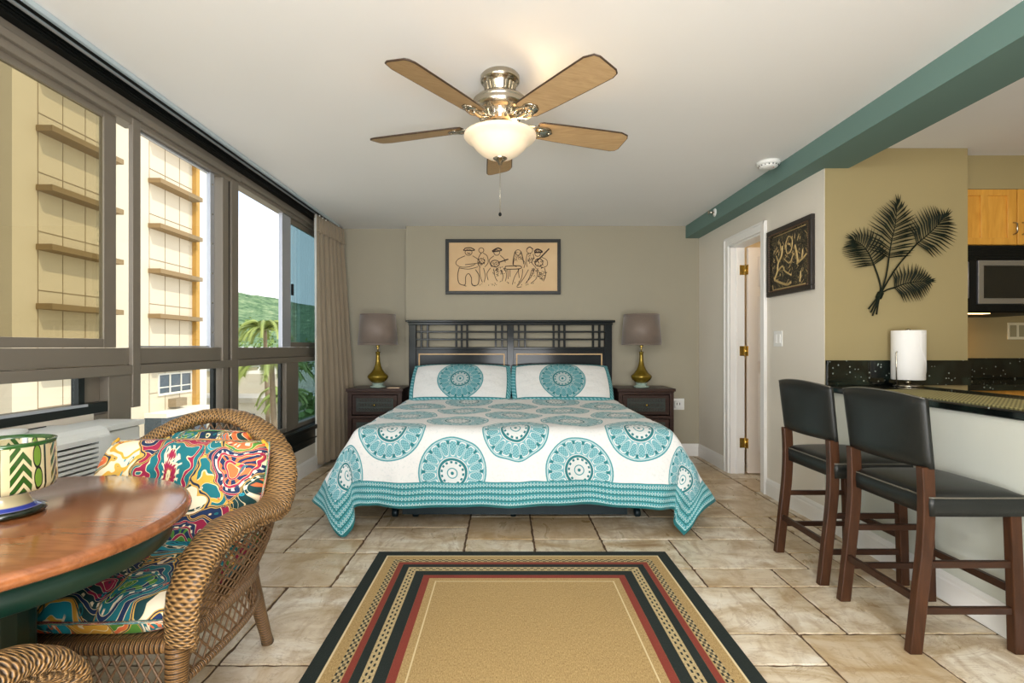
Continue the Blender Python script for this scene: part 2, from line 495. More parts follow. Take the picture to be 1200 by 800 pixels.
def m_wicker(name, a, b, ku=105.0, kv=12):
    m = Mat(name); u, v, _ = m.xyz(m.coord('UV'))
    f = v*float(kv)
    par = (f.floor()*.5).fract()*2.0
    ph = (f*2*PI)
    w = ((u*(ku*2*PI/2)) + par*PI).sin()
    strand = (u*ku).fract(); 
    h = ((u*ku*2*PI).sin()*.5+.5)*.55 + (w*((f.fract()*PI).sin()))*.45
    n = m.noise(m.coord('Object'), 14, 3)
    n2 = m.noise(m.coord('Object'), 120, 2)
    c = m.mix(h.step(.25,.55), lin(tuple(v*.42 for v in a)), m.mix(n*.7+n2*.3, lin(a), lin(b)))  # weave gaps darkened in the colour to give crevice shade
    m.set(c, .5, 0, Coat_Weight=.15); m.bump(h, .9, .006); return m.m
M_wicker = m_wicker('wicker_woven', (150,108,58), (186,146,92), 118.0, 20)
M_strand = simple('wicker_strand', (98,72,46), .5, var=.3, scale=30)
M_wrap = m_wicker('wicker_wrapped', (128,90,48), (162,120,70), 160.0, 1)

def m_rug():
    m = Mat('rug_border_weave'); x, y, z = m.xyz(m.coord('Object'))
    HW, HL = .805, 1.16
    ex = (HW-x.abs()); ey = (HL-y.abs()); d = ex.min(ey)
    t = x*ey.lt(ex) + y*(1.0-ey.lt(ex))
    o = m.coord(); fn = m.noise(m.mapping(o,(260,90,1)), 1, 2, .6); fn2 = m.noise(o, 300, 2)
    gold = m.mix((fn*.6+fn2*.4).step(.5,.3), lin((140,112,66)), lin((196,166,112)))
    gold2 = m.mix((fn*.6+fn2*.4).step(.5,.3), lin((150,128,86)), lin((208,188,142)))
    black = m.mix(fn2, lin((10,18,15)), lin((28,40,34)))
    red = m.mix(fn2, lin((104,36,26)), lin((150,62,44)))
    def bead(k=90.0): return (t*k*2).sin().gt(0.0)
    c = gold
    def lay(c, a, b, col): return m.mix(d.band(a,b,.002), c, col)
    c = lay(c, -.01, .060, black)
    c = lay(c, .060, .068, lin((216,200,160)))
    c = lay(c, .112, .140, m.mix(bead(), gold2, black))
    c = lay(c, .120, .132, m.mix((1.0-bead())*.8, gold2, black))
    c = lay(c, .145, .172, red)
    c = lay(c, .172, .208, black)
    c = lay(c, .208, .252, gold2)
    c = lay(c, .218, .226, m.mix(bead(), gold2, black)); c = lay(c, .234, .242, m.mix(1.0-bead(), gold2, black))
    c = lay(c, .252, .300, black)
    c = lay(c, .300, .334, red)
    c = lay(c, .366, .372, lin((214,196,152)))
    m.set(c, .95); m.bump(fn+fn2*.5, .5, .004); return m.m
M_rug = m_rug()
WORLD, SUN, K1, K2, K3, K4, EXPO = 1.8, 3.1, 66, 8, 122, 105, -0.05
# ------------------------------------------------------------------ camera
CX, CY, F, EYE = 592.0, 406.0, 600.0, 1.16
cam = bpy.data.cameras.new('camera'); co = bpy.data.objects.new('camera', cam); C.objects.link(co)
co.location = (0, 0, EYE); co.rotation_euler = (PI/2, 0, 0)
cam.sensor_width = 36; cam.lens = 18.0; cam.shift_x = (600-CX)/1200; cam.shift_y = (CY-400)/1200; cam.clip_start = .05; cam.clip_end = 3000
bpy.context.scene.camera = co

XR, XL, YB, H = 2.06, -1.80, 5.44, 2.44
# ------------------------------------------------------------------ floor of random-size travertine
def make_floor():
    U = .203; x0, x1, y0, y1 = -1.86, 4.3, -2.6, 6.2
    nx, ny = int((x1-x0)/U)+1, int((y1-y0)/U)+1
    occ = [[False]*ny for _ in range(nx)]
    mb = MB(); rnd = random.Random(11); g = .0052
    sizes = [(3,2),(2,2),(2,3),(2,1),(1,1),(1,2),(2,2),(3,2)]
    for j in range(ny):
        for i in range(nx):
            if occ[i][j]: continue
            opts = sizes[:]; rnd.shuffle(opts); opts.append((1,1))
            if rnd.random() < .8: opts = [o for o in opts if o[0]*o[1] > 1] + [(1,1)]
            for w, h in opts:
                if i+w <= nx and j+h <= ny and not any(occ[i+a][j+b] for a in range(w) for b in range(h)): break
            for a in range(w):
                for b in range(h): occ[i+a][j+b] = True
            X0, Y0 = x0+i*U+g, y0+j*U+g; X1, Y1 = x0+(i+w)*U-g, y0+(j+h)*U-g
            pts = []
            def side(p, q, n):
                for k in range(n):
                    t = k/n; pts.append((p[0]+(q[0]-p[0])*t, p[1]+(q[1]-p[1])*t))
            n_ = 7
            side((X0,Y0),(X1,Y0),n_*w); side((X1,Y0),(X1,Y1),n_*h); side((X1,Y1),(X0,Y1),n_*w); side((X0,Y1),(X0,Y0),n_*h)
            cx, cy = (X0+X1)/2, (Y0+Y1)/2; top = []
            for (px, py) in pts:
                q = rnd.random()**3*.006
                top.append((px+(cx-px)/abs(cx-px+1e-6)*0 - math.copysign(q, px-cx)*(abs(px-cx) > (X1-X0)/2-.01), py - math.copysign(q, py-cy)*(abs(py-cy) > (Y1-Y0)/2-.01)))
            col = (rnd.random(), rnd.random(), rnd.random(), 1)
            N = len(top)
            vs = [(a, b, -.0012) for a, b in top] + [(a+(cx-a)*.012, b+(cy-b)*.012, .0) for a, b in top] + [(a, b, -.008) for a, b in top]
            fs = [tuple(range(N, 2*N))] + [(k, (k+1) % N, N+(k+1) % N, N+k) for k in range(N)] + [(2*N+k, 2*N+(k+1) % N, (k+1) % N, k) for k in range(N)]
            mb.add(vs, fs, None, False, col)
    fl = struct(mb.build('floor', M_floor), 'cream and tan travertine floor tiles of mixed sizes')
    gr = MB().box((x0-.1,y0-.1,-.06),(x1+.1,y1+.1,-.006)).build('grout', M_grout, fl)
make_floor()

# ------------------------------------------------------------------ room shell
def swall(name, mat, boxes, label=None):
    mb = MB()
    for a, b in boxes: mb.box(a, b)
    return struct(mb.build(name, mat), label)
swall('ceiling', M_ceil, [((-2.0,-2.6,H),(4.3,6.3,H+.12))], 'smooth white ceiling')
swall('wall_back', M_wall, [((-1.055,YB,0),(XR+.12,YB+.25,H)), ((-2.0,5.565,0),(-1.055,5.69,H))], 'taupe wall behind the bed with a shallow recess at left')
# right wall with door opening y 4.10..4.69
DY0, DY1, DZ = 4.10, 4.70, 2.08
swall('wall_right', M_wall_r, [((XR,3.305,0),(XR+.12,DY0,H)), ((XR,DY1,0),(XR+.12,YB,H)), ((XR,DY0,DZ),(XR+.12,DY1,H))], 'pale wall with the door and the small picture')
swall('wall_kitchen', M_wall_k, [((XR+.003,3.304,0),(2.985,3.42,H)), ((2.87,3.42,0),(2.985,3.95,H))], 'olive wall carrying the palm leaf decoration')
swall('wall_kitchen_back', M_wall_k, [((2.985,3.95,0),(4.3,4.07,H)), ((2.985,3.43,2.215),(4.3,3.95,H))], 'olive wall and soffit behind the microwave')
swall('wall_kitchen_side', M_wall_k, [((4.2,-2.6,0),(4.3,6.3,H))], 'olive side wall of the kitchen')
swall('wall_front', M_wall_r, [((-2.0,-2.7,0),(4.3,-2.6,H))], 'wall behind the viewpoint')
# bar half wall, slightly slanted
def bar_wall():
    mb = MB(); mb.prism([(2.062,3.302),(1.975,1.4),(1.95,.2),(2.08,.2),(2.105,1.4),(2.192,3.302)], 0, .872)
    return struct(mb.build('wall_bar', M_wall_bar), 'pale half wall below the granite bar top')
bar_wall()
def baseboard(name, pts, label, h=.13, t=.015, side=1):
    mb = MB()
    for (p, q) in pts:
        d = Vector((q[0]-p[0], q[1]-p[1], 0)).normalized(); n = Vector((-d.y, d.x, 0))*side
        P, Q = Vector((p[0],p[1],0)), Vector((q[0],q[1],0))
        prof = [(0,0),(t,0),(t,h*.72),(t*.75,h*.78),(t*.75,h*.88),(t*.3,h),(0,h)]
        vs = [P+n*a+Vector((0,0,z)) for a, z in prof] + [Q+n*a+Vector((0,0,z)) for a, z in prof]; N = len(prof)
        mb.add(vs, [tuple(range(N)), tuple(range(2*N-1,N-1,-1))]+[(i,N+i,N+(i+1)%N,(i+1)%N) for i in range(N)])
    return struct(mb.build(name, M_trim), label)
baseboard('baseboard_back', [((XR,YB),(-1.05,YB)), ((-1.05,5.565),(-1.80,5.565))], 'white baseboard along the wall behind the bed')
baseboard('baseboard_right', [((XR,3.305),(XR,4.02)), ((XR,4.78),(XR,YB))], 'white baseboard beside the door')
baseboard('baseboard_bar', [((1.975,1.4),(2.062,3.302)), ((1.95,.2),(1.975,1.4))], 'white baseboard along the foot of the bar')
baseboard('baseboard_left', [((XL,5.56),(XL,2.32))], 'white baseboard under the windows')
# beam
b = MB().box((1.917,-2.6,2.31),(2.215,3.305,H)).box((1.917,3.305,2.31),(2.06,YB,H)).build('trim_1', M_beam)
struct(b, 'teal painted ceiling beam along the kitchen side')
# room behind the door
swall('wall_bath', m_wall('wall_cream', (206,186,150)), [((XR+.125,5.30,0),(3.7,5.40,H)), ((3.6,4.08,0),(3.7,5.3,H))], 'cream wall of the room beyond the door')

# ------------------------------------------------------------------ door
d1 = sempty('door_1', (XR, 4.4, 0), 'white panelled door standing open into the next room')
mb = MB()
cw = .075
for x in (XR-.018,):
    mb.box((x,DY0-cw,0),(XR,DY0,DZ+cw)); mb.box((x,DY1,0),(XR,DY1+cw,DZ+cw)); mb.box((x,DY0,DZ),(XR,DY1,DZ+cw))
    mb.box((x-.008,DY0-cw,0),(x,DY0-cw+.018,DZ+cw)); mb.box((x-.008,DY1+cw-.018,0),(x,DY1+cw,DZ+cw)); mb.box((x-.008,DY0-cw,DZ+cw-.018),(x,DY1+cw,DZ+cw))
cs = mb.build('casing', M_trim, d1, off=d1.location, bevel=.003)
mb = MB(); mb.box((XR,DY0-.002,0),(XR+.13,DY0+.016,DZ)); mb.box((XR,DY1-.016,0),(XR+.13,DY1+.002,DZ)); mb.box((XR,DY0,DZ-.016),(XR+.13,DY1,DZ+.002))
mb.box((XR+.05,DY1-.028,0),(XR+.065,DY1-.016,DZ-.016))
mb.build('jamb', M_trim, d1, off=d1.location)
M_door = simple('door_white', (232,222,212), .38, var=.02)
lx, ly = XR+.145, DY1-.016
mb = MB(); mb.box((lx,ly-.04,.012),(lx+.60,ly-.004,DZ-.02))
leaf = mb.build('door_leaf', M_door, d1, off=d1.location, bevel=.002)
for (pz0,pz1) in ((.20,.92),(1.02,1.62),(1.70,1.98)):
    for px0 in (.09,.34):
        m2 = MB(); fy = ly-.04
        m2.add([(lx+px0,fy-.001,pz0),(lx+px0+.18,fy-.001,pz0),(lx+px0+.18,fy-.001,pz1),(lx+px0,fy-.001,pz1),
                (lx+px0+.015,fy+.004-.012,pz0+.015),(lx+px0+.165,fy-.008,pz0+.015),(lx+px0+.165,fy-.008,pz1-.015),(lx+px0+.015,fy-.008,pz1-.015)],
               [(0,1,5,4),(1,2,6,5),(2,3,7,6),(3,0,4,7),(4,5,6,7)])
        m2.build('door_panel', M_door, leaf, off=d1.location, bevel=.002)
for z in (.28,1.12,1.86):
    m2 = MB(); m2.box((XR+.085,ly-.004,z-.045),(XR+.128,ly+.001,z+.045)); m2.box((lx-.002,ly-.040,z-.045),(lx+.001,ly-.006,z+.045))
    m2.lathe([(.007,z-.05),(.007,z+.05)], (lx-.010,ly-.008,0), 12); m2.build('hinge', M_brass, d1, off=d1.location)
m2 = MB(); m2.lathe([(.026,0),(.026,.006),(.010,.010),(.010,.035),(.026,.045),(.027,.060),(.015,.072),(.001,.074)], (0,0,0), 20, M=Matrix.Translation((lx+.54,ly-.04,1.0)) @ Matrix.Rotation(PI/2,4,'X'))
m2.build('door_knob', M_brass, d1, off=d1.location)

# ------------------------------------------------------------------ window wall (left)
GX = -1.90
wl = MB()
wl.box((-2.0,2.32,0),(XL,5.565,.25)); wl.box((-2.0,-2.6,0),(-1.865,2.32,.857))
wl.box((-2.0,5.40,0),(XL,5.565,H)); wl.box((-2.0,-2.6,2.42),(-1.84,5.6,H))
struct(wl.build('wall_left', M_wall_r), 'low wall under the row of windows')
def part(parent, name, mat, boxes, bevel=.0, label=None, par2=None):
    mb = MB()
    for i, (a, bb) in enumerate(boxes):
        e = .0004*i; mb.box([min(p,q)+e for p,q in zip(a,bb)], [max(p,q)-e for p,q in zip(a,bb)])
    return mb.build(name, mat, par2 or parent, off=parent.location, bevel=bevel, label=label)
def handle(parent, y, z, x=-1.865):
    return part(parent, 'sash_latch', M_black, [((x,y-.012,z-.05),(x+.018,y+.012,z+.05))], .003)
# window_1 (nearest bay)
w1 = sempty('window_1', (GX, 0, 0), 'nearest bronze framed sliding window bay with tinted glass')
y0, y1 = -2.6, 2.60
part(w1, 'window_frame', M_alu, [((-1.874,2.545,.857),(-1.85,2.60,2.30)), ((-1.93,y0,2.265),(-1.855,y1,2.375)), ((-1.93,y0,2.30),(-1.838,y1,2.335)),
    ((-1.93,y0,1.07),(-1.868,y1,1.155)), ((-1.93,y0,1.02),(-1.85,y1,1.07)), ((-1.93,.6,1.07),(-1.85,.66,2.27))], .003)
part(w1, 'sash', M_alu, [((-1.905,2.40,1.155),(-1.880,2.475,2.27)), ((-1.905,.66,1.155),(-1.880,2.40,1.197)), ((-1.905,.66,2.235),(-1.880,2.40,2.27))], .002)
part(w1, 'pane', M_gtint, [((-1.893,.66,1.197),(-1.889,2.40,2.235))])
part(w1, 'pane', M_gclear, [((-1.918,2.40,1.155),(-1.915,2.60,2.27))])
part(w1, 'pane', M_gtint, [((-1.893,y0,1.155),(-1.889,.60,2.27))])
part(w1, 'lower_pane', M_gclear, [((-1.898,.4,.90),(-1.894,2.25,1.03))])
part(w1, 'lower_sash', M_aludk, [((-1.91,y0,.857),(-1.862,2.40,.905)), ((-1.91,2.25,.90),(-1.875,2.285,1.025))], .002, 'dark lower sash rail')
part(w1, 'lower_stile', M_alu, [((-1.935,2.285,.90),(-1.90,2.40,1.025)), ((-1.93,2.40,.80),(-1.858,2.545,1.03))], .002)
part(w1, 'sill_strip', M_alul, [((-1.87,y0,.893),(-1.857,2.28,.905))])
# window_2
w2 = sempty('window_2', (GX, 2.6, 0), 'middle bronze framed window bay beside the striped tower view')
y0, y1 = 2.60, 3.56
part(w2, 'window_frame', M_alu, [((-1.93,y0,2.275),(-1.855,y1,2.375)), ((-1.93,y0,2.30),(-1.838,y1,2.335)), ((-1.93,y0,1.07),(-1.868,y1,1.155)),
    ((-1.93,y0,1.02),(-1.85,y1,1.07)), ((-1.93,3.365,.43),(-1.855,3.44,2.30)), ((-1.93,3.465,.43),(-1.85,3.56,2.30)), ((-1.93,2.32,.43),(-1.858,y1,.472)), ((-1.93,2.32,.25),(-1.86,2.545,.85))], .003)
part(w2, 'mullion_groove', M_black, [((-1.925,3.44,.43),(-1.866,3.465,2.30))])
st = part(w2, 'sash', M_alul, [((-1.905,3.265,1.155),(-1.880,3.31,2.275)), ((-1.905,2.60,1.155),(-1.885,3.27,1.165)), ((-1.905,2.60,2.262),(-1.885,3.27,2.275))], .002, 'pale aluminium sash')
m2 = MB()
for k in range(6): m2.lathe([(.006,0),(.005,.002),(.001,.003)], (0,0,0), 8, M=Matrix.Translation((-1.880,3.29,1.25+k*.19)) @ Matrix.Rotation(PI/2,4,'Y'))
m2.build('screw', M_chrome, st, off=w2.location)
part(w2, 'pane', M_gclear, [((-1.917,3.10,1.16),(-1.914,3.365,2.275))])
part(w2, 'lower_pane', M_gclear, [((-1.917,2.545,.47),(-1.914,3.365,1.03))])
part(w2, 'lower_sash', M_aludk, [((-1.905,3.30,.47),(-1.88,3.33,1.03))], .002)
# window_3
w3 = sempty('window_3', (GX, 3.56, 0), 'far window bay with the hill view, running behind the curtain')
y0, y1 = 3.56, 5.40
part(w3, 'window_frame', M_alu, [((-1.93,y0,2.285),(-1.855,y1,2.375)), ((-1.93,y0,2.315),(-1.838,y1,2.345)), ((-1.93,y0,1.07),(-1.868,y1,1.155)),
    ((-1.93,y0,1.02),(-1.85,y1,1.07)), ((-1.93,4.34,.43),(-1.855,4.60,1.03)), ((-1.93,y0,.43),(-1.858,y1,.472)), ((-1.93,5.34,.25),(-1.855,5.40,2.30))], .003)
part(w3, 'sash', M_alul, [((-1.905,4.30,1.155),(-1.872,4.47,2.29))], .003, 'pale aluminium sliding sash stile')
part(w3, 'sash', M_alu, [((-1.905,4.47,1.155),(-1.880,5.34,1.20)), ((-1.905,4.47,2.24),(-1.880,5.34,2.29))], .002)
handle(w3, 4.50, 1.66, -1.879)
part(w3, 'pane', M_gblue, [((-1.893,4.47,1.20),(-1.889,5.34,2.24))])
part(w3, 'lower_pane', M_gclear, [((-1.912,3.56,.47),(-1.909,4.34,1.03))])
part(w3, 'lower_pane', M_gblue, [((-1.912,4.60,.47),(-1.909,5.34,1.03))])
part(w3, 'lower_sash', M_aludk, [((-1.905,4.285,.47),(-1.88,4.32,1.03))], .002)
# dark sill box + head recess
hb = MB(); hb.box((-1.96,-2.6,2.375),(-1.815,5.40,2.42)); 
for zz in (2.383,2.397,2.411): hb.box((-1.815,-2.6,zz),(-1.806,5.40,zz+.004))
struct(hb.build('trim_2', M_black), 'dark track head above the windows')
sb = MB(); sb.box((-1.93,2.32,.25),(-1.80,5.40,.43)); sb.box((-1.80,2.32,.385),(-1.785,5.40,.425)); sb.box((-1.80,2.32,.30),(-1.79,5.40,.315))
struct(sb.build('trim_3', M_aludk, bevel=.004), 'dark metal sill box under the far windows')

# ------------------------------------------------------------------ curtain track and curtain
tr = thing('curtain_track', 'pale grey metal curtain track running along the ceiling above the windows', 'curtain rail', (-1.77,2.0,2.42))
MB().box((-1.792,-2.5,2.416),(-1.744,5.40,H-.001)).build('rail', M_track, tr, off=tr.location, bevel=.003)
MB().box((-1.776,-2.5,2.411),(-1.760,5.38,2.4165)).build('rail_slot', M_black, tr, off=tr.location)
cu = thing('curtain', 'floor length taupe pleated curtain gathered at the far window end', 'curtain', (-1.75,5.1,0))
def cfn(u, v):
    z = .035 + v*2.345; t = 1-v
    ph = u*7+.10*sin(u*11)+.05*sin(t*2.5+u*4)
    bulge = abs(sin(PI*ph))**.75
    amp = .030+.050*min(1, t*1.4)
    x = -1.815 + .060*u*(1+t*.7) + .05*t*u*u + bulge*amp + .004*sin(u*90)*t
    y = 4.86 + u*.66 - bulge*.018 + .012*t
    return Vector((x, y, z))
MB().grid(cfn, 280, 60).build('panel', M_curtain, cu, off=cu.location, solid=.004)
def hfn(u, v):
    ph = u*13; bulge = abs(sin(PI*ph))**.6
    return Vector((-1.813 + .062*u + bulge*(.042-.012*v), 4.85+u*.66-bulge*.01, 2.25+v*.165))
MB().grid(hfn, 330, 6).build('pleated_heading', M_curtain, cu, off=cu.location, solid=.004)
def lfn(u, v):
    return Vector((-1.80 + sin(u*8)*.012 , 4.83+u*.10+(1-v)*.03, .045+v*2.33))
MB().grid(lfn, 20, 20).build('lining', M_lining, cu, off=cu.location, solid=.003, label='pale lining edge')
for k in range(7): MB().tube([(-1.768,4.88+k*.085,2.400),(-1.768,4.88+k*.085,2.415)], .006, 6).build('glider', M_white, cu, off=cu.location)
m2 = MB(); m2.tube([(-1.775,4.80,2.40),(-1.775,4.80,1.25)], .006, 8); m2.build('draw_wand', M_white, cu, off=cu.location)

# ------------------------------------------------------------------ air conditioner
ac = thing('air_conditioner', 'long white through-wall air conditioner with louvred front below the nearest window', 'air conditioner', (-1.70,1.5,0))
AX0, AX1, AY0, AY1, AZ = -1.863, -1.585, -.2, 2.10, .838
mb = MB(); mb.prism([(AX0,.0),(AX1-.03,.0),(AX1-.03,AZ-.035),(AX1-.045,AZ-.012),(AX1-.075,AZ),(AX0,AZ)], AY0, AY1, M=Matrix(((1,0,0,0),(0,0,1,0),(0,1,0,0),(0,0,0,1))))
mb.build('cabinet', M_ac, ac, off=ac.location, bevel=.004)
mb = MB()
z = .09
while z < .79:
    mb.box((AX1-.032,AY0+.06,z),(AX1-.002,AY1-.10,z+.006)); mb.box((AX1-.006,AY0+.06,z-.004),(AX1-.001,AY1-.10,z+.007)); z += .0185
mb.box((AX1-.03,AY0+.02,.04),(AX1,AY0+.06,.80)); mb.box((AX1-.03,AY1-.10,.04),(AX1,AY1-.02,.805)); mb.box((AX1-.03,AY0+.06,.04),(AX1,AY1-.10,.075)); mb.box((AX1-.03,AY0+.06,.79),(AX1,AY1-.10,.808))
mb.build('grille', M_ac, ac, off=ac.location)
MB().box((AX1-.0305,AY0+.06,.07),(AX1-.029,AY1-.10,.79)).build('grille_backing', M_black, ac, off=ac.location)
MB().box((AX0+.02,AY0,AZ+.0005),(AX0+.026,AY1-.05,AZ+.004)).build('lid_seam', M_black, ac, off=ac.location)
m2 = MB(); m2.grid(lambda u, v: Vector((-1.80+.034*cos(u*2*PI)*sin(v*PI/2+.001), 1.76+.17*math.copysign(abs(sin(u*2*PI))**.6, sin(u*2*PI))*sin(v*PI/2+.001), AZ+.002+.024*cos(v*PI/2)**.6)), 40, 8)
m2.build('control_cover', M_ac, ac, off=ac.location, weld=True)
# end section
MB().box((AX0,AY1,0),(AX1-.06,AY1+.21,AZ-.03)).build('end_cover', M_ac, ac, off=ac.location, bevel=.01)
m2 = MB()
for k in range(7): m2.box((AX1-.085,AY1+.03,.74-k*.06),(AX1-.045,AY1+.205,.752-k*.06))
m2.box((AX0+.02,AY1+.0,AZ-.028),(AX1-.05,AY1+.225,AZ-.006))
m2.build('end_louvre', M_ac, ac, off=ac.location, bevel=.002)
# ------------------------------------------------------------------ bed
BX, HW, BY1, BY0, MZ = .055, .965, 5.30, 3.36, .60
bed = thing('bed', 'king size bed with black lattice headboard against the taupe wall', 'bed', (BX, 4.3, 0))
hb = MB(); y0, y1 = 5.34, 5.40
def hx(z): return -1.005 + (z-50)*(2.115/1070.0)      # zoom-crop x -> metres
L_, R_ = -1.005, 1.115
hb.box((L_-.03,y0-.02,1.412),(R_+.03,y1+.015,1.435)); hb.box((L_-.005,y0-.008,1.385),(R_+.005,y1+.004,1.412))
hb.box((L_,y0,0),(L_+.075,y1,1.39)); hb.box((R_-.075,y0,0),(R_,y1,1.39)); hb.box((BX-.035,y0,.3),(BX+.035,y1,1.39))
hb.box((L_+.07,y0+.005,1.125),(R_-.07,y1-.005,1.155)); hb.box((L_+.07,y0+.005,.30),(R_-.07,y1-.005,.42))
head = hb.build('headboard', M_blackwood, bed, off=bed.location, bevel=.004)
m2 = MB()
for z in (1.235, 1.315): m2.box((L_+.07,y0+.012,z-.009),(R_-.07,y1-.012,z+.009))
for s0, s1 in ((L_+.075, BX-.035), (BX+.035, R_-.075)):
    W = s1-s0
    for fx in (.055,.125,.44,.50,.56,.875,.945): m2.box((s0+W*fx-.010,y0+.014,1.15),(s0+W*fx+.010,y1-.014,1.39))
m2.build('lattice', M_blackwood, head, off=bed.location, bevel=.002)
for s0, s1 in ((L_+.075, BX-.035), (BX+.035, R_-.075)):
    m2 = MB(); m2.box((s0,y0+.02,.42),(s1,y1-.02,1.125)); m2.build('panel', M_blackwood, head, off=bed.location)
    m3 = MB(); a, b_ = s0+.025, s1-.025; w = .012
    m3.box((a,y0+.010,1.075),(b_,y0+.021,1.075+w)); m3.box((a,y0+.010,.5),(a+w,y0+.021,1.075)); m3.box((b_-w,y0+.010,.5),(b_,y0+.021,1.075))
    m3.build('inlay', M_tan_inlay, head, off=bed.location, label='light tan inlay line')
mt = MB(); mt.box((BX-HW+.02,BY0+.02,.34),(BX+HW-.02,BY1,MZ)); mt.build('mattress', M_bedsheet, bed, off=bed.location, bevel=.05, bseg=4)
bs = MB(); bs.box((BX-HW+.04,BY0+.05,.16),(BX+HW-.04,BY1,.34)); bs.build('box_spring', M_bedsheet, bed, off=bed.location, bevel=.02)
fr = MB(); fr.box((BX-HW+.03,BY0+.06,.12),(BX+HW-.03,BY0+.10,.16)); fr.box((BX-HW+.03,BY0+.06,.12),(BX-HW+.07,5.34,.16)); fr.box((BX+HW-.07,BY0+.06,.12),(BX+HW-.03,5.34,.16)); fr.box((BX-.02,BY0+.06,.12),(BX+.02,5.34,.16))
fr.box((BX-HW+.22,BY0+.075,.035),(BX+HW-.20,5.2,.118)); fr.build('bed_frame_shade_box', M_bedmetal, bed, off=bed.location)  # low dark box added as a stand-in for shade under the bed
for lx in (BX-HW+.16, BX-HW+.30, BX, BX+HW-.12):
    for ly in (BY0+.14, 5.0):
        m2 = MB(); m2.tube([(lx,ly,.125),(lx,ly,.05)], .020, 12)
        m2.lathe([(.001,-.018),(.026,-.018),(.030,-.012),(.030,.012),(.026,.018),(.001,.018)], (0,0,0), 16, M=Matrix.Translation((lx,ly-.008,.031)) @ Matrix.Rotation(PI/2,4,'Y'))
        m2.build('leg', M_bedmetal, bed, off=bed.location)

# bedspread
LS, LF = .56, .52
def rnd_hang(d, r, a):
    if d <= 0: return 0.0, 0.0
    arc = r*(PI/2-a)
    if d < arc:
        t = d/r; return r*sin(t), r*(1-cos(t))
    e = d-arc; t = PI/2-a
    return r*sin(t)+e*sin(a), r*(1-cos(t))+e*cos(a)
TOP = MZ+.028
def soft(t, w): return 0.0 if t < -w else (t if t > w else (t+w)**2/(4*w))
def cloth(U, V):
    sg = 1 if U > 0 else -1
    yy = -V if V < 0 else 0
    k = max(0.0, min(1.0, (yy-.55)/1.0)); k = k*k*(3-2*k)
    A = math.radians(31)*(1-k)+math.radians(3)*k
    hg = min(1, max(0, V)/.4)
    du = soft(abs(U)-HW, .05+.22*hg); dv = soft(V, .06)
    os_, ds_ = rnd_hang(du, .08, A); of_, df_ = rnd_hang(dv, .08, math.radians(15))
    drop = (ds_**2.2+df_**2.2)**(1/2.2)
    cs = max(0, dv)/LF; cf = max(0, du)/LS
    x = abs(U)-du+os_*(1-.80*min(1,cs)**1.4)
    y = BY0-(V-dv)-of_*(1+.45*min(1,cf)**1.5)
    # soft folds
    hx_ = sg*x
    hang = min(1, max(0, dv)/.4); hs = min(1, max(0, du)/.4)
    y += -.022*sin(U*7.5+1.0)*hang - .012*sin(U*19+2.0)*hang
    hx_ += sg*(.020*sin(V*8)*hs + .03*cs*cf*sin((du-dv)*16))
    z = TOP - drop
    z -= .014*hang*sin(U*23+sin(U*5)*3)*(1-hang)*2
    nz = noise.noise(Vector((U*3.1, V*3.1, 0)))*.012 + noise.noise(Vector((U*9, V*9, 3)))*.006
    z += nz*(1 if drop < .1 else .3)
    y -= nz*2.2*hang
    z += .010*hang*sin(U*5+.4)
    z += .018*math.exp(-((V+1.55)/.25)**2)
    return Vector((BX+hx_, y, max(z, .006+.004*(1+sin(U*30+V*30)))))
NU, NV = 200, 160
V0 = -(BY1-BY0)+.02
def cf_(u, v): return cloth((u*2-1)*(HW+LS), V0+(LF-V0)*v)
def cuv(u, v): return ((u*2-1)*(HW+LS), V0+(LF-V0)*v)
q = MB().grid(cf_, NU, NV, cuv)
q = q.build('bedspread', M_quilt, origin=(BX,4.3,0)); 
sm_ = q.modifiers.new('solid','SOLIDIFY'); sm_.thickness = .010; sm_.offset = -1
tag(q, 'white quilted bedspread printed with round teal medallions and a striped teal border', 'bedspread')

# pillows
def pillow_mesh(w, h, t, n=36, sag=.0):
    def f(u, v, s):
        a, b_ = u*2-1, v*2-1
        k = (1-abs(a)**3.2)*(1-abs(b_)**3.2); k = max(0, k)**.55
        px = a*w/2*(1-.03*(1-abs(b_))**0*(b_*b_)) ; py = b_*h/2*(1-.05*a*a)
        wr = noise.noise(Vector((a*4,b_*4,s*3)))*.010*k
        return Vector((px, py, s*(t/2*k+.002)+wr))
    mb = MB()
    mb.grid(lambda u, v: f(u, v, 1), n, n, lambda u, v: ((u-.5)*w, (v-.5)*h))
    mb.grid(lambda u, v: f(1-u, v, -1), n, n, lambda u, v: ((.5-u)*w, (v-.5)*h))
    return mb
for i, (px, lab) in enumerate(((-.435,'left white pillow with a teal medallion in a teal border, below the headboard'),(.555,'right white pillow with a teal medallion in a teal border, below the headboard'))):
    p = pillow_mesh(.99,.49,.17).build('pillow', M_sham, weld=True)
    p.location = (px, 5.03, TOP+.165); p.rotation_euler = (math.radians(47), 0, math.radians(1.0 if i else -1.0))
    tag(p, lab, 'pillow', 'pillows on the bed')

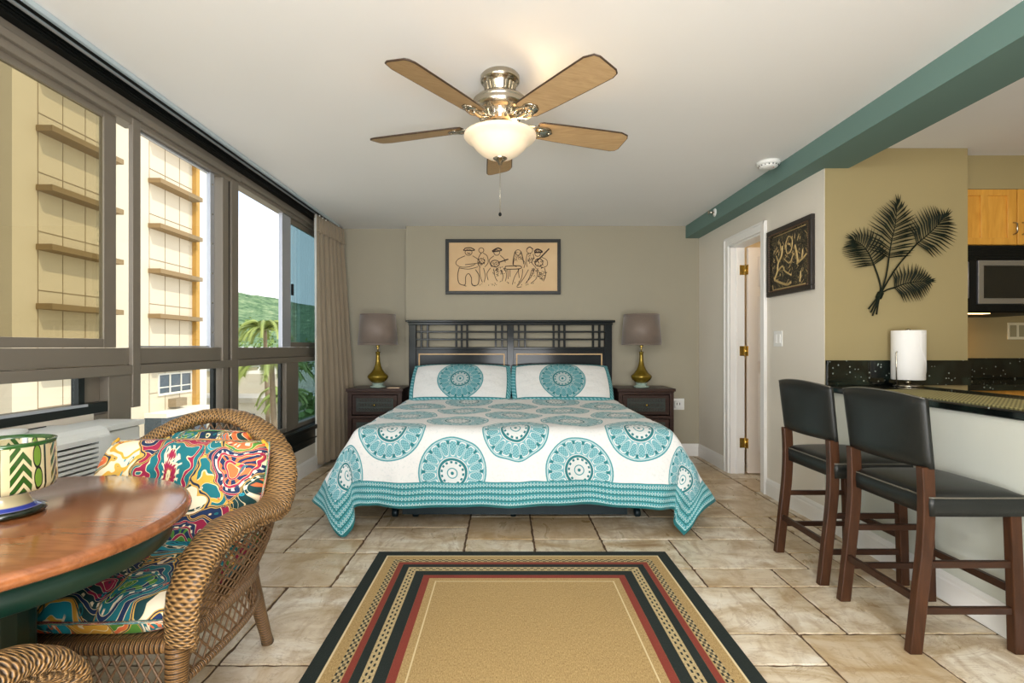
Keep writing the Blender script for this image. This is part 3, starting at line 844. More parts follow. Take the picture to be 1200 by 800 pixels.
# ------------------------------------------------------------------ nightstands
def nightstand(xc, w, label):
    t = thing('nightstand', label, 'nightstand', (xc, 5.2, 0)); o = t.location
    x0, x1, yf, yb, h = xc-w/2, xc+w/2, 5.0, 5.40, .75
    def P(name, mat, boxes, bevel=.003, par=None):
        mb = MB()
        for a, b_ in boxes: mb.box(a, b_)
        return mb.build(name, mat, par or t, off=o, bevel=bevel)
    P('top', M_nightwood, [((x0-.015,yf-.015,h-.028),(x1+.015,yb,h)), ((x0-.004,yf-.006,h-.040),(x1+.004,yb,h-.028))], .004)
    for sx in (x0, x1-.04):
        for sy in (yf, yb-.04): P('leg', M_nightwood, [((sx,sy,0),(sx+.04,sy+.04,h-.04))])
    P('case', M_nightwood, [((x0+.01,yf+.03,.12),(x0+.022,yb-.01,h-.04)), ((x1-.022,yf+.03,.12),(x1-.01,yb-.01,h-.04)), ((x0+.02,yb-.02,.12),(x1-.02,yb-.01,h-.04)), ((x0+.03,yf+.002,.455),(x1-.03,yb-.02,.485)), ((x0+.03,yf+.002,.11),(x1-.03,yb-.02,.14)), ((x0+.03,yf+.002,.69),(x1-.03,yf+.03,.71))])
    dr = P('drawer', M_nightwood, [((x0+.045,yf+.004,.495),(x1-.045,yf+.34,.685))])
    P('carved_panel', M_nightcarve, [((x0+.085,yf-.001,.525),(x1-.085,yf+.005,.655))], .002, dr)
    m = MB(); 
    for k in range(12):
        for j in range(3):
            cx = x0+.10+(x1-x0-.20)*(k+.5)/12; cz = .545+j*.045
            m.tube([(cx+.012*cos(a*PI/4), yf-.003, cz+.014*sin(a*PI/4)) for a in range(8)], .0025, 5, closed=True)
    m.build('fretwork', M_nightwood, dr, off=o)
    m = MB(); m.lathe([(.004,0),(.004,.01),(.011,.014),(.012,.020),(.001,.024)], (0,0,0), 14, M=Matrix.Translation((xc,yf-.002,.59)) @ Matrix.Rotation(PI/2,4,'X')); m.build('knob', M_brass, dr, off=o)
    d2 = P('door', M_nightwood, [((x0+.045,yf+.008,.145),(x1-.045,yf+.03,.45))])
    P('carved_panel', M_nightcarve, [((x0+.085,yf+.004,.18),(x1-.085,yf+.010,.42))], .002, d2)
    return t
nightstand(-1.275,.53,'dark wood nightstand with carved drawer, left of the bed beside the curtain')
nightstand(1.378,.54,'dark wood nightstand with carved drawer, right of the bed')

def table_lamp(xc, label):
    t = thing('table_lamp', label, 'lamp', (xc,5.17,.7505), 0, 'lamps on the nightstands')
    MB().lathe([(.078,0),(.080,.006),(.078,.014),(.055,.018),(.055,.034),(.062,.038),(.062,.044),(.0,.044)], seg=28).build('foot', M_lampfoot, t)
    MB().lathe([(.042,.044),(.060,.052),(.088,.075),(.102,.098),(.104,.112),(.094,.126),(.070,.148),(.048,.178),(.032,.215),(.022,.26),(.019,.32),(.020,.345),(.026,.352),(.018,.360),(.0,.360)], seg=36).build('base', M_lampbase, t)
    MB().tube([(0,0,.355),(0,0,.43)], .007, 10).lathe([(.015,.40),(.018,.405),(.018,.44),(.0,.44)], seg=14).build('socket', M_brass, t)
    sh = MB(); r0, r1, z0, z1 = .198, .175, .425, .735
    sh.lathe([(r0,z0),(r1,z1),(r1-.003,z1),(r0-.003,z0),(r0,z0)], seg=56)
    shd = sh.build('lamp_shade', M_shade, t)
    MB().lathe([(r0+.001,z0),(r0+.0005,z0+.012),(r0-.004,z0+.012),(r0-.004,z0)], seg=56).build('hem_band', M_shade, shd); MB().lathe([(r1+.0015,z1-.012),(r1+.001,z1),(r1-.004,z1),(r1-.004,z1-.012)], seg=56).build('hem_band', M_shade, shd)
    m = MB(); m.tube([(-r1,0,z1-.03),(r1,0,z1-.03)], .0025, 6); m.tube([(0,-r1,z1-.03),(0,r1,z1-.03)], .0025, 6); m.tube([(0,0,.43),(0,0,z1-.03)], .003, 6); m.build('harp', M_brass, t)
    bm = Mat('bulb_glow'); bm.b.inputs['Emission Color'].default_value = (1,.78,.5,1); bm.b.inputs['Emission Strength'].default_value = 4
    MB().lathe([(.0,.44),(.014,.445),(.03,.48),(.028,.505),(.0,.53)], seg=16).build('bulb', bm.m, t)
    ld = bpy.data.lights.new('lamp_light','POINT'); ld.energy = 13; ld.color = (1,.86,.66); ld.shadow_soft_size = .04
    lo = bpy.data.objects.new('lamp_light', ld); C.objects.link(lo); lo.location = (0,0,.57); lo.parent = t
    return t
table_lamp(-1.285,'bronze glazed table lamp with taupe drum shade on the left nightstand')
table_lamp(1.375,'bronze glazed table lamp with taupe drum shade on the right nightstand')
# notepad on the left nightstand
nb = MB().box((-1.155,5.03,.7505),(-1.04,5.10,.758)).build('notepad', simple('pad_cream',(206,180,150),.7), bevel=.001); tag(nb, 'small cream notepad on the left nightstand beside the lamp foot', 'notepad')

# wall outlet box right of nightstand
ob = thing('wall_socket', 'white plastic socket with plug-in adapter low on the wall right of the nightstand', 'socket', (1.83,YB,.55))
MB().box((1.775,YB-.012,.49),(1.90,YB,.61)).build('plate', M_white, ob, off=ob.location, bevel=.004)
MB().box((1.79,YB-.05,.515),(1.885,YB-.012,.585)).build('adapter', M_white, ob, off=ob.location, bevel=.006)
for sx_ in (1.805,1.835): MB().box((sx_,YB-.0505,.545),(sx_+.007,YB-.0495,.57)).build('slot', M_black, ob, off=ob.location)

# ------------------------------------------------------------------ pictures
pc = thing('framed_picture', 'wide framed line drawing of seated musicians above the headboard', 'picture', (-.02,YB,2.0))
x0, x1, z0, z1 = -.632, .588, 1.712, 2.297
def frame_boxes(a0, a1, c0, c1, w, fn):
    mb = MB()
    for (p, q) in (((a0,c0),(a1,c0+w)), ((a0,c1-w),(a1,c1)), ((a0,c0+w),(a0+w,c1-w)), ((a1-w,c0+w),(a1,c1-w))): fn(mb, p, q)
    return mb
mb = frame_boxes(x0,x1,z0,z1,.036, lambda m, p, q: (m.box((p[0],YB-.030,p[1]),(q[0],YB-.001,q[1])), m.box((p[0]+.01,YB-.036,p[1]+.01),(q[0]-.01,YB-.03,q[1]-.01))))
mb.build('frame', M_frame_black, pc, off=pc.location, bevel=.003)
pm = Mat('parchment'); n = pm.noise(pm.coord(), 3, 3); pm.set(pm.mix(n.step(.5,.6), lin((204,168,124)), lin((222,192,150))), .7)
cv = MB().box((x0+.03,YB-.014,z0+.03),(x1-.03,YB-.006,z1-.03)).build('canvas', pm.m, pc, off=pc.location)
ink = simple('ink_brown', (58,40,34), .8)
dr = MB()
def ln(pts, r=.0022, closed=False, n=5):
    r = r*1.45
    P = [(x0+a*(x1-x0), YB-.0145, z1-b_*(z1-z0)) for a, b_ in pts]
    dr.tube(catmull(P, n, closed), r, 4, closed=closed, flat=.3, up=(0,1,0))
def circ(cx, cy, rx, ry, r=.0022): ln([(cx+rx*cos(k*PI/4), cy+ry*sin(k*PI/4)) for k in range(8)], r, True)
def hatch(cx, cy, rx, ry, n, rng):
    for k in range(n):
        a = rng.uniform(0, 2*PI); q_ = sqrt(rng.random()); px, py = cx+rx*q_*cos(a), cy+ry*q_*sin(a)
        ln([(px,py),(px+rng.uniform(-.012,.012),py+rng.uniform(-.03,.03))], .0018, n=2)
rg = random.Random(4)
# bearded heavy man, seated at the left
circ(.20,.235,.030,.055); ln([(.155,.20),(.175,.16),(.22,.155),(.25,.20),(.155,.20)],.0035); ln([(.17,.30),(.11,.36),(.09,.44),(.13,.50),(.20,.50),(.26,.45)]); ln([(.235,.30),(.28,.36),(.30,.42),(.25,.44),(.17,.46)])
ln([(.12,.51),(.105,.66),(.12,.80),(.17,.82),(.175,.68),(.20,.62),(.225,.70),(.23,.82),(.28,.82),(.29,.66),(.26,.55)],.0026); ln([(.12,.52),(.20,.54),(.28,.50)]); ln([(.155,.83),(.18,.85)]); ln([(.23,.83),(.26,.85)]); ln([(.19,.24),(.20,.26),(.215,.25)],.003)
# bald man with drum
circ(.31,.20,.022,.045); ln([(.31,.25),(.29,.32),(.28,.42),(.30,.52)]); ln([(.325,.25),(.36,.30),(.37,.42),(.34,.50)]); circ(.31,.40,.030,.05); hatch(.31,.41,.035,.08,26,rg); ln([(.295,.52),(.30,.66),(.32,.78)]); ln([(.33,.52),(.345,.66),(.335,.78)])
# guitar player in hat
circ(.445,.24,.025,.05); ln([(.405,.215),(.43,.18),(.46,.16),(.485,.20),(.405,.225)],.0045); ln([(.42,.30),(.38,.38),(.40,.50)]); ln([(.475,.29),(.51,.36),(.52,.42)]); circ(.43,.44,.038,.06,.003); ln([(.46,.42),(.53,.37),(.545,.36)],.004); hatch(.43,.45,.035,.05,16,rg); hatch(.47,.58,.06,.08,50,rg)
ln([(.39,.52),(.36,.62),(.37,.74)]); ln([(.42,.55),(.43,.68),(.45,.76)]); ln([(.48,.55),(.50,.66),(.49,.76)]); ln([(.51,.52),(.53,.64),(.52,.76)])
# table
ln([(.52,.49),(.64,.48),(.65,.53),(.53,.54),(.52,.49)],.0028); ln([(.54,.54),(.545,.72)]); ln([(.63,.53),(.64,.70)]); ln([(.56,.55),(.56,.68)])
# long haired woman
circ(.63,.24,.024,.05); ln([(.605,.22),(.59,.34),(.585,.46)],.003); ln([(.655,.22),(.67,.33),(.68,.45)],.003); hatch(.63,.32,.03,.09,24,rg); ln([(.60,.34),(.59,.46),(.62,.50)]); ln([(.65,.34),(.69,.42),(.68,.52)]); ln([(.64,.54),(.60,.68),(.58,.82)]); ln([(.67,.54),(.66,.70),(.62,.86),(.66,.86)])
# standing man
circ(.73,.20,.026,.055); ln([(.705,.18),(.73,.14),(.76,.18)],.0035); hatch(.735,.34,.03,.08,30,rg); ln([(.71,.26),(.70,.38),(.71,.50)]); ln([(.76,.26),(.77,.36)]); ln([(.72,.55),(.68,.70),(.63,.84)]); ln([(.75,.55),(.73,.68),(.70,.80)])
# man with long-necked lute
circ(.80,.26,.024,.05); ln([(.77,.22),(.80,.18),(.84,.23),(.77,.24)],.005); ln([(.78,.42),(.83,.32),(.90,.17)],.0045); ln([(.77,.33),(.75,.42),(.78,.50)]); ln([(.83,.32),(.88,.38),(.88,.48),(.83,.52)]); circ(.81,.42,.035,.07,.003); hatch(.84,.66,.035,.08,46,rg); hatch(.78,.60,.04,.09,30,rg); hatch(.81,.45,.06,.10,34,rg)
ln([(.77,.52),(.75,.66),(.70,.78)]); ln([(.80,.54),(.79,.70),(.74,.80)]); ln([(.86,.52),(.87,.64),(.85,.76)])
hatch(.50,.80,.34,.03,24,rg)
dr.build('drawing', ink, cv, off=pc.location, label='dark ink figures')

p2 = thing('framed_picture', 'small dark carved relief picture in a brown frame on the wall beside the door', 'picture', (XR,3.69,1.79))
a0, a1, c0, c1 = 3.40, 3.985, 1.54, 2.045
mb = frame_boxes(a0,a1,c0,c1,.034, lambda m, p, q: m.box((XR-.028,p[0],p[1]),(XR-.001,q[0],q[1])))
fr = mb.build('frame', M_frame_dk, p2, off=p2.location, bevel=.004)
mb = MB()
for (A, B_) in (((a0+.04,c0+.04),(a1-.04,c0+.04)),((a0+.04,c1-.04),(a1-.04,c1-.04)),((a0+.04,c0+.04),(a0+.04,c1-.04)),((a1-.04,c0+.04),(a1-.04,c1-.04))):
    n_ = int(((B_[0]-A[0])**2+(B_[1]-A[1])**2)**.5/.014)
    for k in range(n_):
        t = (k+.5)/n_; yy, zz = A[0]+(B_[0]-A[0])*t, A[1]+(B_[1]-A[1])*t
        mb.cbox((XR-.026,yy,zz),(.008,.007,.007))
mb.build('beading', simple('beading_brown',(96,74,56),.4), fr, off=p2.location)
rm = Mat('relief_bronze'); o = rm.coord(); nn = rm.noise(rm.mapping(o,(1,30,30)),1,4,.7,2.5)
rm.set(rm.mix(nn.step(.56,.05), lin((38,38,32)), lin((128,112,76))), .4, .3); rm.bump(nn,.8,.006)
cv2 = MB().box((XR-.016,a0+.03,c0+.03),(XR-.006,a1-.03,c1-.03)).build('relief', rm.m, p2, off=p2.location)
mb = MB(); goldr = simple('relief_gold',(186,160,108),.4,.2,var=.3,scale=40)
def rl(pts, r): mb.tube(catmull([(XR-.016, a1-a*(a1-a0), c1-b_*(c1-c0)) for a, b_ in pts], 6), r, 6, flat=.6, up=(1,0,0))
rl([(.14,.11),(.86,.11)],.003); rl([(.14,.905),(.86,.905)],.006)
rl([(.36,.28),(.34,.42),(.26,.52),(.24,.64),(.17,.74)],.010); rl([(.24,.64),(.36,.58),(.42,.66),(.56,.74)],.007); rl([(.17,.75),(.28,.80),(.46,.86),(.56,.84)],.010); rl([(.64,.34),(.68,.46),(.70,.60)],.011); rl([(.68,.60),(.80,.55),(.88,.50)],.008); rl([(.78,.56),(.80,.42)],.006)
rl([(.44,.26),(.50,.18),(.58,.24),(.56,.38),(.48,.42),(.44,.34),(.44,.26)],.006); rl([(.48,.28),(.54,.30)],.009); rl([(.40,.48),(.52,.56),(.60,.46)],.005); rl([(.76,.72),(.74,.86)],.007); rl([(.30,.22),(.33,.34)],.005); rl([(.22,.40),(.26,.50)],.007)
rk = random.Random(9)
for k in range(70):
    a_, b9 = rk.uniform(.12,.88), rk.uniform(.16,.86); c9 = rk.uniform(-.06,.06); rl([(a_,b9),(a_+c9*.5,b9+.03),(a_+c9,b9+rk.uniform(.03,.07))], rk.uniform(.0015,.0035))
mb.build('figure', goldr, cv2, off=p2.location, label='raised golden figure')

# light switch
sw = thing('light_switch', 'white double rocker light switch on the wall beside the door', 'light switch', (XR,3.86,1.22))
MB().box((XR-.006,3.80,1.162),(XR-.0005,3.92,1.278)).build('plate', M_white, sw, off=sw.location, bevel=.002)
for yy in (3.835,3.885): MB().box((XR-.011,yy-.017,1.187),(XR-.006,yy+.017,1.253)).build('rocker', M_trim, sw, off=sw.location, bevel=.002)

# smoke detector / sprinkler
sd = thing('smoke_detector', 'round white smoke detector on the ceiling beside the teal beam', 'smoke detector', (1.825,3.55,H))
MB().lathe([(.001,-.046),(.045,-.045),(.058,-.038),(.064,-.026)], seg=36).build('cover', M_white, sd)
MB().lathe([(.064,-.026),(.072,-.022),(.076,-.012),(.076,-.0005)], seg=36).build('base', M_white, sd)
m2 = MB()
for k in range(16):
    a = k*PI/8; m2.cbox((.061*cos(a),.061*sin(a),-.030),(.006,.006,.008))
m2.build('vent', M_black, sd); MB().lathe([(.004,0),(.004,.003),(.001,.004)],seg=10,M=Matrix.Translation((.02,-.03,-.0475))).build('led', simple('led_red',(180,50,40),.4), sd)
sp = thing('sprinkler', 'small chrome sidewall fire sprinkler on the face of the teal beam', 'sprinkler', (1.917,4.68,2.385))
RY = Matrix.Rotation(-PI/2,4,'Y')
MB().lathe([(.038,0.0005),(.036,.006),(.018,.010),(.001,.010)],seg=24,M=RY).build('escutcheon', M_white, sp)
MB().lathe([(.010,.010),(.010,.035),(.004,.045),(.004,.055),(.018,.057),(.018,.060),(.001,.060)],seg=16,M=RY).build('sprinkler_head', M_chrome, sp)

# ------------------------------------------------------------------ palm leaf wall decoration
YW = 3.304
pw = thing('palm_wall_decoration', 'dark metal bunch of four palm leaves hung on the olive wall above the bar', 'wall decoration', (2.5,YW,1.6))
def pp(zx, zy, y=YW-.03):
    px, py = 980+zx/4.706, 210+zy/4.706; s = F/y
    return Vector(((px-CX)/s, y, EYE-(py-CY)/s))
def frond(stem, spine, ls, n, depth, w=.0120):
    S = catmull([pp(a,b_,YW-depth) for a,b_ in stem], 8)
    t = MB(); t.tube(S, .0048, 8); t.build('stem', M_iron, pw, off=pw.location)
    lf = MB(); SP = catmull([pp(a,b_,YW-depth-.004) for a,b_ in spine], 10)
    lf.tube(SP, [.0045*(1-.7*i/(len(SP)-1)) for i in range(len(SP))], 6)
    tot = len(SP)-1
    for k in range(n):
        t_ = (k+.3)/n*.96; i = int(t_*tot); p = SP[i]; tg = (SP[min(i+1,tot)]-SP[max(i-1,0)]).normalized(); nm = Vector((tg.z,0,-tg.x))
        for sd_ in (-1,1):
            fold = math.radians(ls[2]+(ls[3]-ls[2])*t_**1.3-max(0,t_-.8)*70)
            d = (nm*sd_*sin(fold)+tg*cos(fold)).normalized()
            L = ls[0]*(.55+.45*sin(PI*min(1,.15+t_*.8)))*(1-.25*t_**3)
            L *= (1-.35*t_**4)
            pr = Vector((d.z,0,-d.x)); b0 = p; wd = w/2
            mid = b0+d*L*.45+Vector((0,-.014,0)); tip = b0+d*L+Vector((0,.006,0))+Vector((0,0,-.006))
            up_ = Vector((0,-.0035,0))
            vs = [b0-pr*.0022, b0+pr*.0022, mid-pr*wd, mid+pr*wd, mid+up_, tip, b0+up_]
            lf.add(vs, [(0,2,4,6),(6,4,3,1),(2,5,4),(4,5,3),(0,1,3,2),(2,3,5)])
    tp = SP[-1]; tg = (SP[-1]-SP[-3]).normalized(); 
    lf.tube([tp, tp+tg*.05],[.003,.0006],5)
    for off_ in (-.22,0,.22):
        d = (tg+Vector((tg.z,0,-tg.x))*off_).normalized(); pr = Vector((d.z,0,-d.x)); L = ls[0]*.42
        lf.add([tp-pr*.002,tp+pr*.002,tp+d*L*.4-pr*w*.45+Vector((0,-.006,0)),tp+d*L*.4+pr*w*.45+Vector((0,-.006,0)),tp+d*L],[(0,2,3,1),(2,4,3)])
    lf.build('leaf', M_iron, pw, off=pw.location)
frond([(178,715),(240,625),(238,560),(207,470)], [(207,470),(180,410),(140,360),(100,335)], (.165,1.0,74,34), 15, .022)
frond([(200,752),(245,630),(275,530),(290,432)], [(290,432),(305,340),(325,250),(335,150)], (.20,1.0,74,28), 18, .035)
frond([(190,735),(245,630),(330,490),(445,355)], [(445,355),(500,310),(550,262),(590,215)], (.19,1.0,76,32), 16, .028)
frond([(222,745),(240,645),(275,612),(322,597)], [(322,597),(380,575),(440,565),(500,560)], (.150,1.0,76,34), 15, .018)
m2 = MB(); m2.tube([pp(232,655,YW-.020),pp(246,625,YW-.020)], .018, 12); m2.build('binding', M_iron, pw, off=pw.location)
for (a,b_) in ((172,718),(185,742),(200,755),(224,746)):
    pass

# ------------------------------------------------------------------ rug
rg_ = MB().box((-.805,-1.16,0),(.805,1.16,.009)).build('rug', M_rug, origin=None, bevel=.004)
rg_.location = (.095,1.72,.0005); tag(rg_, 'rectangular tan rug with black, red and beaded border stripes on the tile floor', 'rug')
# ------------------------------------------------------------------ bar counter
bc = thing('bar_counter', 'polished black granite bar top running from the olive wall along the half wall', 'counter', (2.3,2.2,.88))
mb = MB(); mb.prism([(2.032,3.300),(1.962,1.4),(1.94,.25),(2.62,.25),(2.62,3.300)], .874, .912)
mb.build('counter_top', M_granite, bc, off=bc.location, bevel=.008, bseg=3)
MB().box((2.065,3.280,.9125),(2.985,3.3035,1.072)).build('backsplash', M_granite, bc, off=bc.location, bevel=.002)
kc = thing('kitchen_counter', 'black granite kitchen counter with backsplash below the microwave', 'counter', (3.4,3.7,0))
mb = MB(); mb.box((2.99,3.32,.874),(4.19,3.945,.912)); mb.box((2.99,3.925,.9125),(4.19,3.948,1.072)); mb.build('counter_top', M_granite, kc, off=kc.location, bevel=.003)
MB().box((2.995,3.36,.0),(4.19,3.94,.873)).build('base_cabinet', M_maple, kc, off=kc.location)

# runner on the bar
rm2 = Mat('woven_runner'); u, v, _ = rm2.xyz(rm2.coord('Object'))
chk = ((u*330.0).sin()*((v*330.0).sin())).step(0,.5)
rm2.set(rm2.mix(chk, lin((112,104,62)), lin((176,166,112))), .8); rm2.bump(chk,.6,.003)
ru = MB().box((-.17,-.72,0),(.17,.72,.004)).build('table_runner', rm2.m); ru.location = (2.205,2.20,.9125); ru.rotation_euler = (0,0,-.02)
tag(ru, 'olive woven runner mat lying along the black granite bar top', 'runner mat')
# paper towel on holder
pt = thing('paper_towel_holder', 'steel paper towel stand on the granite bar against the olive wall', 'paper towel holder', (2.51,3.19,.9125))
MB().lathe([(.078,0),(.080,.006),(.072,.012),(.0,.013)],seg=36).build('base', M_chrome, pt)
MB().tube([(0,0,.01),(0,0,.34)],.008,10).lathe([(.008,.34),(.014,.345),(.014,.355),(.0,.36)],seg=14).build('post', M_chrome, pt)
MB().tube([(-.082,-.025,.008),(-.094,-.03,.02),(-.096,-.03,.21),(-.090,-.03,.217)],.0035,8).build('tension_arm', M_chrome, pt)
for dx in (-.02,.03): pass
pr = thing('paper_towel_roll', 'white paper towel roll standing on the steel holder on the bar', 'paper towel roll', (2.51,3.19,.955))
mb = MB(); mb.lathe([(.020,0),(.085,0),(.087,.003),(.087,.302),(.085,.305),(.020,.305),(.020,0)],seg=56); mb.build('roll', M_paper, pr)
MB().lathe([(.0085,.001),(.021,.001),(.021,.304),(.0085,.304)],seg=20).build('core', simple('cardboard',(176,150,118),.9), pr)
fl = MB(); fl.grid(lambda a,b_: Vector(((.0885)*cos(-.15-a*1.35), .0885*sin(-.15-a*1.35), .305-(1-b_)*.302*(.35+.65*(1-a)**.7)) ), 20, 6); fl.build('loose_sheet', M_paper, pr, solid=.001)
pr2 = MB().lathe([(.012,-.029),(.014,-.029),(.014,-.001),(.012,-.001)],seg=14).build('spacer', M_chrome, pt); pr2.location = (0,0,.043)

# ------------------------------------------------------------------ kitchen cabinet and microwave
def P_(par, name, mat, boxes, bevel=.002, label=None, real=None):
    mb = MB()
    for i, (a, b_) in enumerate(boxes):
        e = .0004*i; mb.box([min(p,q)+e for p,q in zip(a,b_)], [max(p,q)-e for p,q in zip(a,b_)])
    return mb.build(name, mat, real or par, off=par.location, bevel=bevel, label=label)
kb = thing('wall_cabinet', 'honey maple kitchen wall cabinet with panelled doors above the microwave', 'cabinet', (3.4,3.6,1.84))
P_(kb,'body',M_maple,[((2.995,3.43,1.835),(3.80,3.948,2.212))])
for dx0, dx1 in ((3.00,3.405),(3.413,3.80)):
    dr_ = P_(kb,'door',M_maple,[((dx0,3.408,1.838),(dx0+.035,3.43,2.208)),((dx1-.06,3.408,1.838),(dx1,3.43,2.208)),((dx0,3.408,1.838),(dx1,3.43,1.885)),((dx0,3.408,2.165),(dx1,3.43,2.208)),(((dx0+dx1)/2-.035,3.408,1.838),((dx0+dx1)/2+.015,3.43,2.208)),((dx0+.02,3.418,1.87),(dx1-.02,3.43,2.18))], .003)
    hx_ = dx1-.022 if dx0 < 3.1 else dx0+.03
    MB().tube(catmull([(hx_,3.408,1.905),(hx_,3.385,1.915),(hx_-.004,3.378,1.945),(hx_,3.385,1.975),(hx_,3.408,1.985)],5),.005,8).build('handle', M_chrome, dr_, off=kb.location)
mw = thing('microwave', 'black and stainless microwave mounted under the maple wall cabinet', 'microwave', (3.4,3.6,1.39))
MWF = 3.36
P_(mw,'body',M_black,[((2.998,MWF+.04,1.385),(3.76,3.94,1.828))],.003)
P_(mw,'vent_grille',M_black,[((3.0,MWF+.01,1.735),(3.76,MWF+.04,1.826))]+[((3.03,MWF+.004,1.75+k*.015),(3.74,MWF+.012,1.757+k*.015)) for k in range(5)],.002)
dd = P_(mw,'door',M_steel,[((3.105,MWF,1.440),(3.60,MWF+.04,1.478)),((3.105,MWF,1.690),(3.60,MWF+.04,1.728)),((3.105,MWF,1.44),(3.145,MWF+.04,1.728)),((3.56,MWF,1.44),(3.60,MWF+.04,1.728))],.004, 'stainless door frame')
mgl = simple('microwave_glass',(26,26,24),.06,.0); P_(mw,'door_window',mgl,[((3.14,MWF+.008,1.47),(3.57,MWF+.03,1.70))],.002,None,dd)
P_(mw,'door_band',M_black,[((3.02,MWF+.004,1.392),(3.76,MWF+.04,1.438)),((3.035,MWF+.004,1.392),(3.10,MWF+.04,1.735)),((3.605,MWF+.002,1.44),(3.76,MWF+.04,1.73))],.003)
MB().tube([(3.022,MWF+.012,1.47),(3.022,MWF-.012,1.48),(3.022,MWF-.012,1.71),(3.022,MWF+.012,1.72)],.009,10).build('handle', M_steel, mw, off=mw.location)
lmp = Mat('cooktop_lamp_lens'); lmp.b.inputs['Emission Color'].default_value = (1,.62,.25,1); lmp.b.inputs['Emission Strength'].default_value = 5
P_(mw,'lamp_lens',lmp.m,[((3.09,3.44,1.381),(3.26,3.50,1.3855))],.001,'glowing orange lamp lens')
def area(name, loc, size, energy, color, target=None, sy=None, rot=None):
    l = bpy.data.lights.new(name,'AREA'); l.energy = energy; l.color = color; l.size = size
    if sy: l.shape = 'RECTANGLE'; l.size_y = sy
    o = bpy.data.objects.new(name, l); C.objects.link(o); o.location = loc
    if target is not None: o.rotation_euler = (Vector(target)-Vector(loc)).to_track_quat('-Z','Y').to_euler()
    if rot: o.rotation_euler = rot
    return o
def point(name, loc, energy, color, r=.1):
    l = bpy.data.lights.new(name,'POINT'); l.energy = energy; l.color = color; l.shadow_soft_size = r
    o = bpy.data.objects.new(name, l); C.objects.link(o); o.location = loc; return o
area('cooktop_light', (3.20,3.80,1.376), .12, 5, (1,.52,.14), (3.20,3.95,1.1))
os_ = thing('wall_outlet', 'cream double outlet plate on the olive wall under the microwave', 'outlet', (3.95,3.95,1.28))
P_(os_,'plate',simple('outlet_cream',(214,206,176),.4),[((3.87,3.942,1.215),(4.02,3.949,1.345))],.003)
P_(os_,'socket',simple('outlet_insert',(150,142,110),.4),[((3.885,3.938,1.235),(3.935,3.942,1.325)),((3.955,3.938,1.235),(4.005,3.942,1.325))],.003)

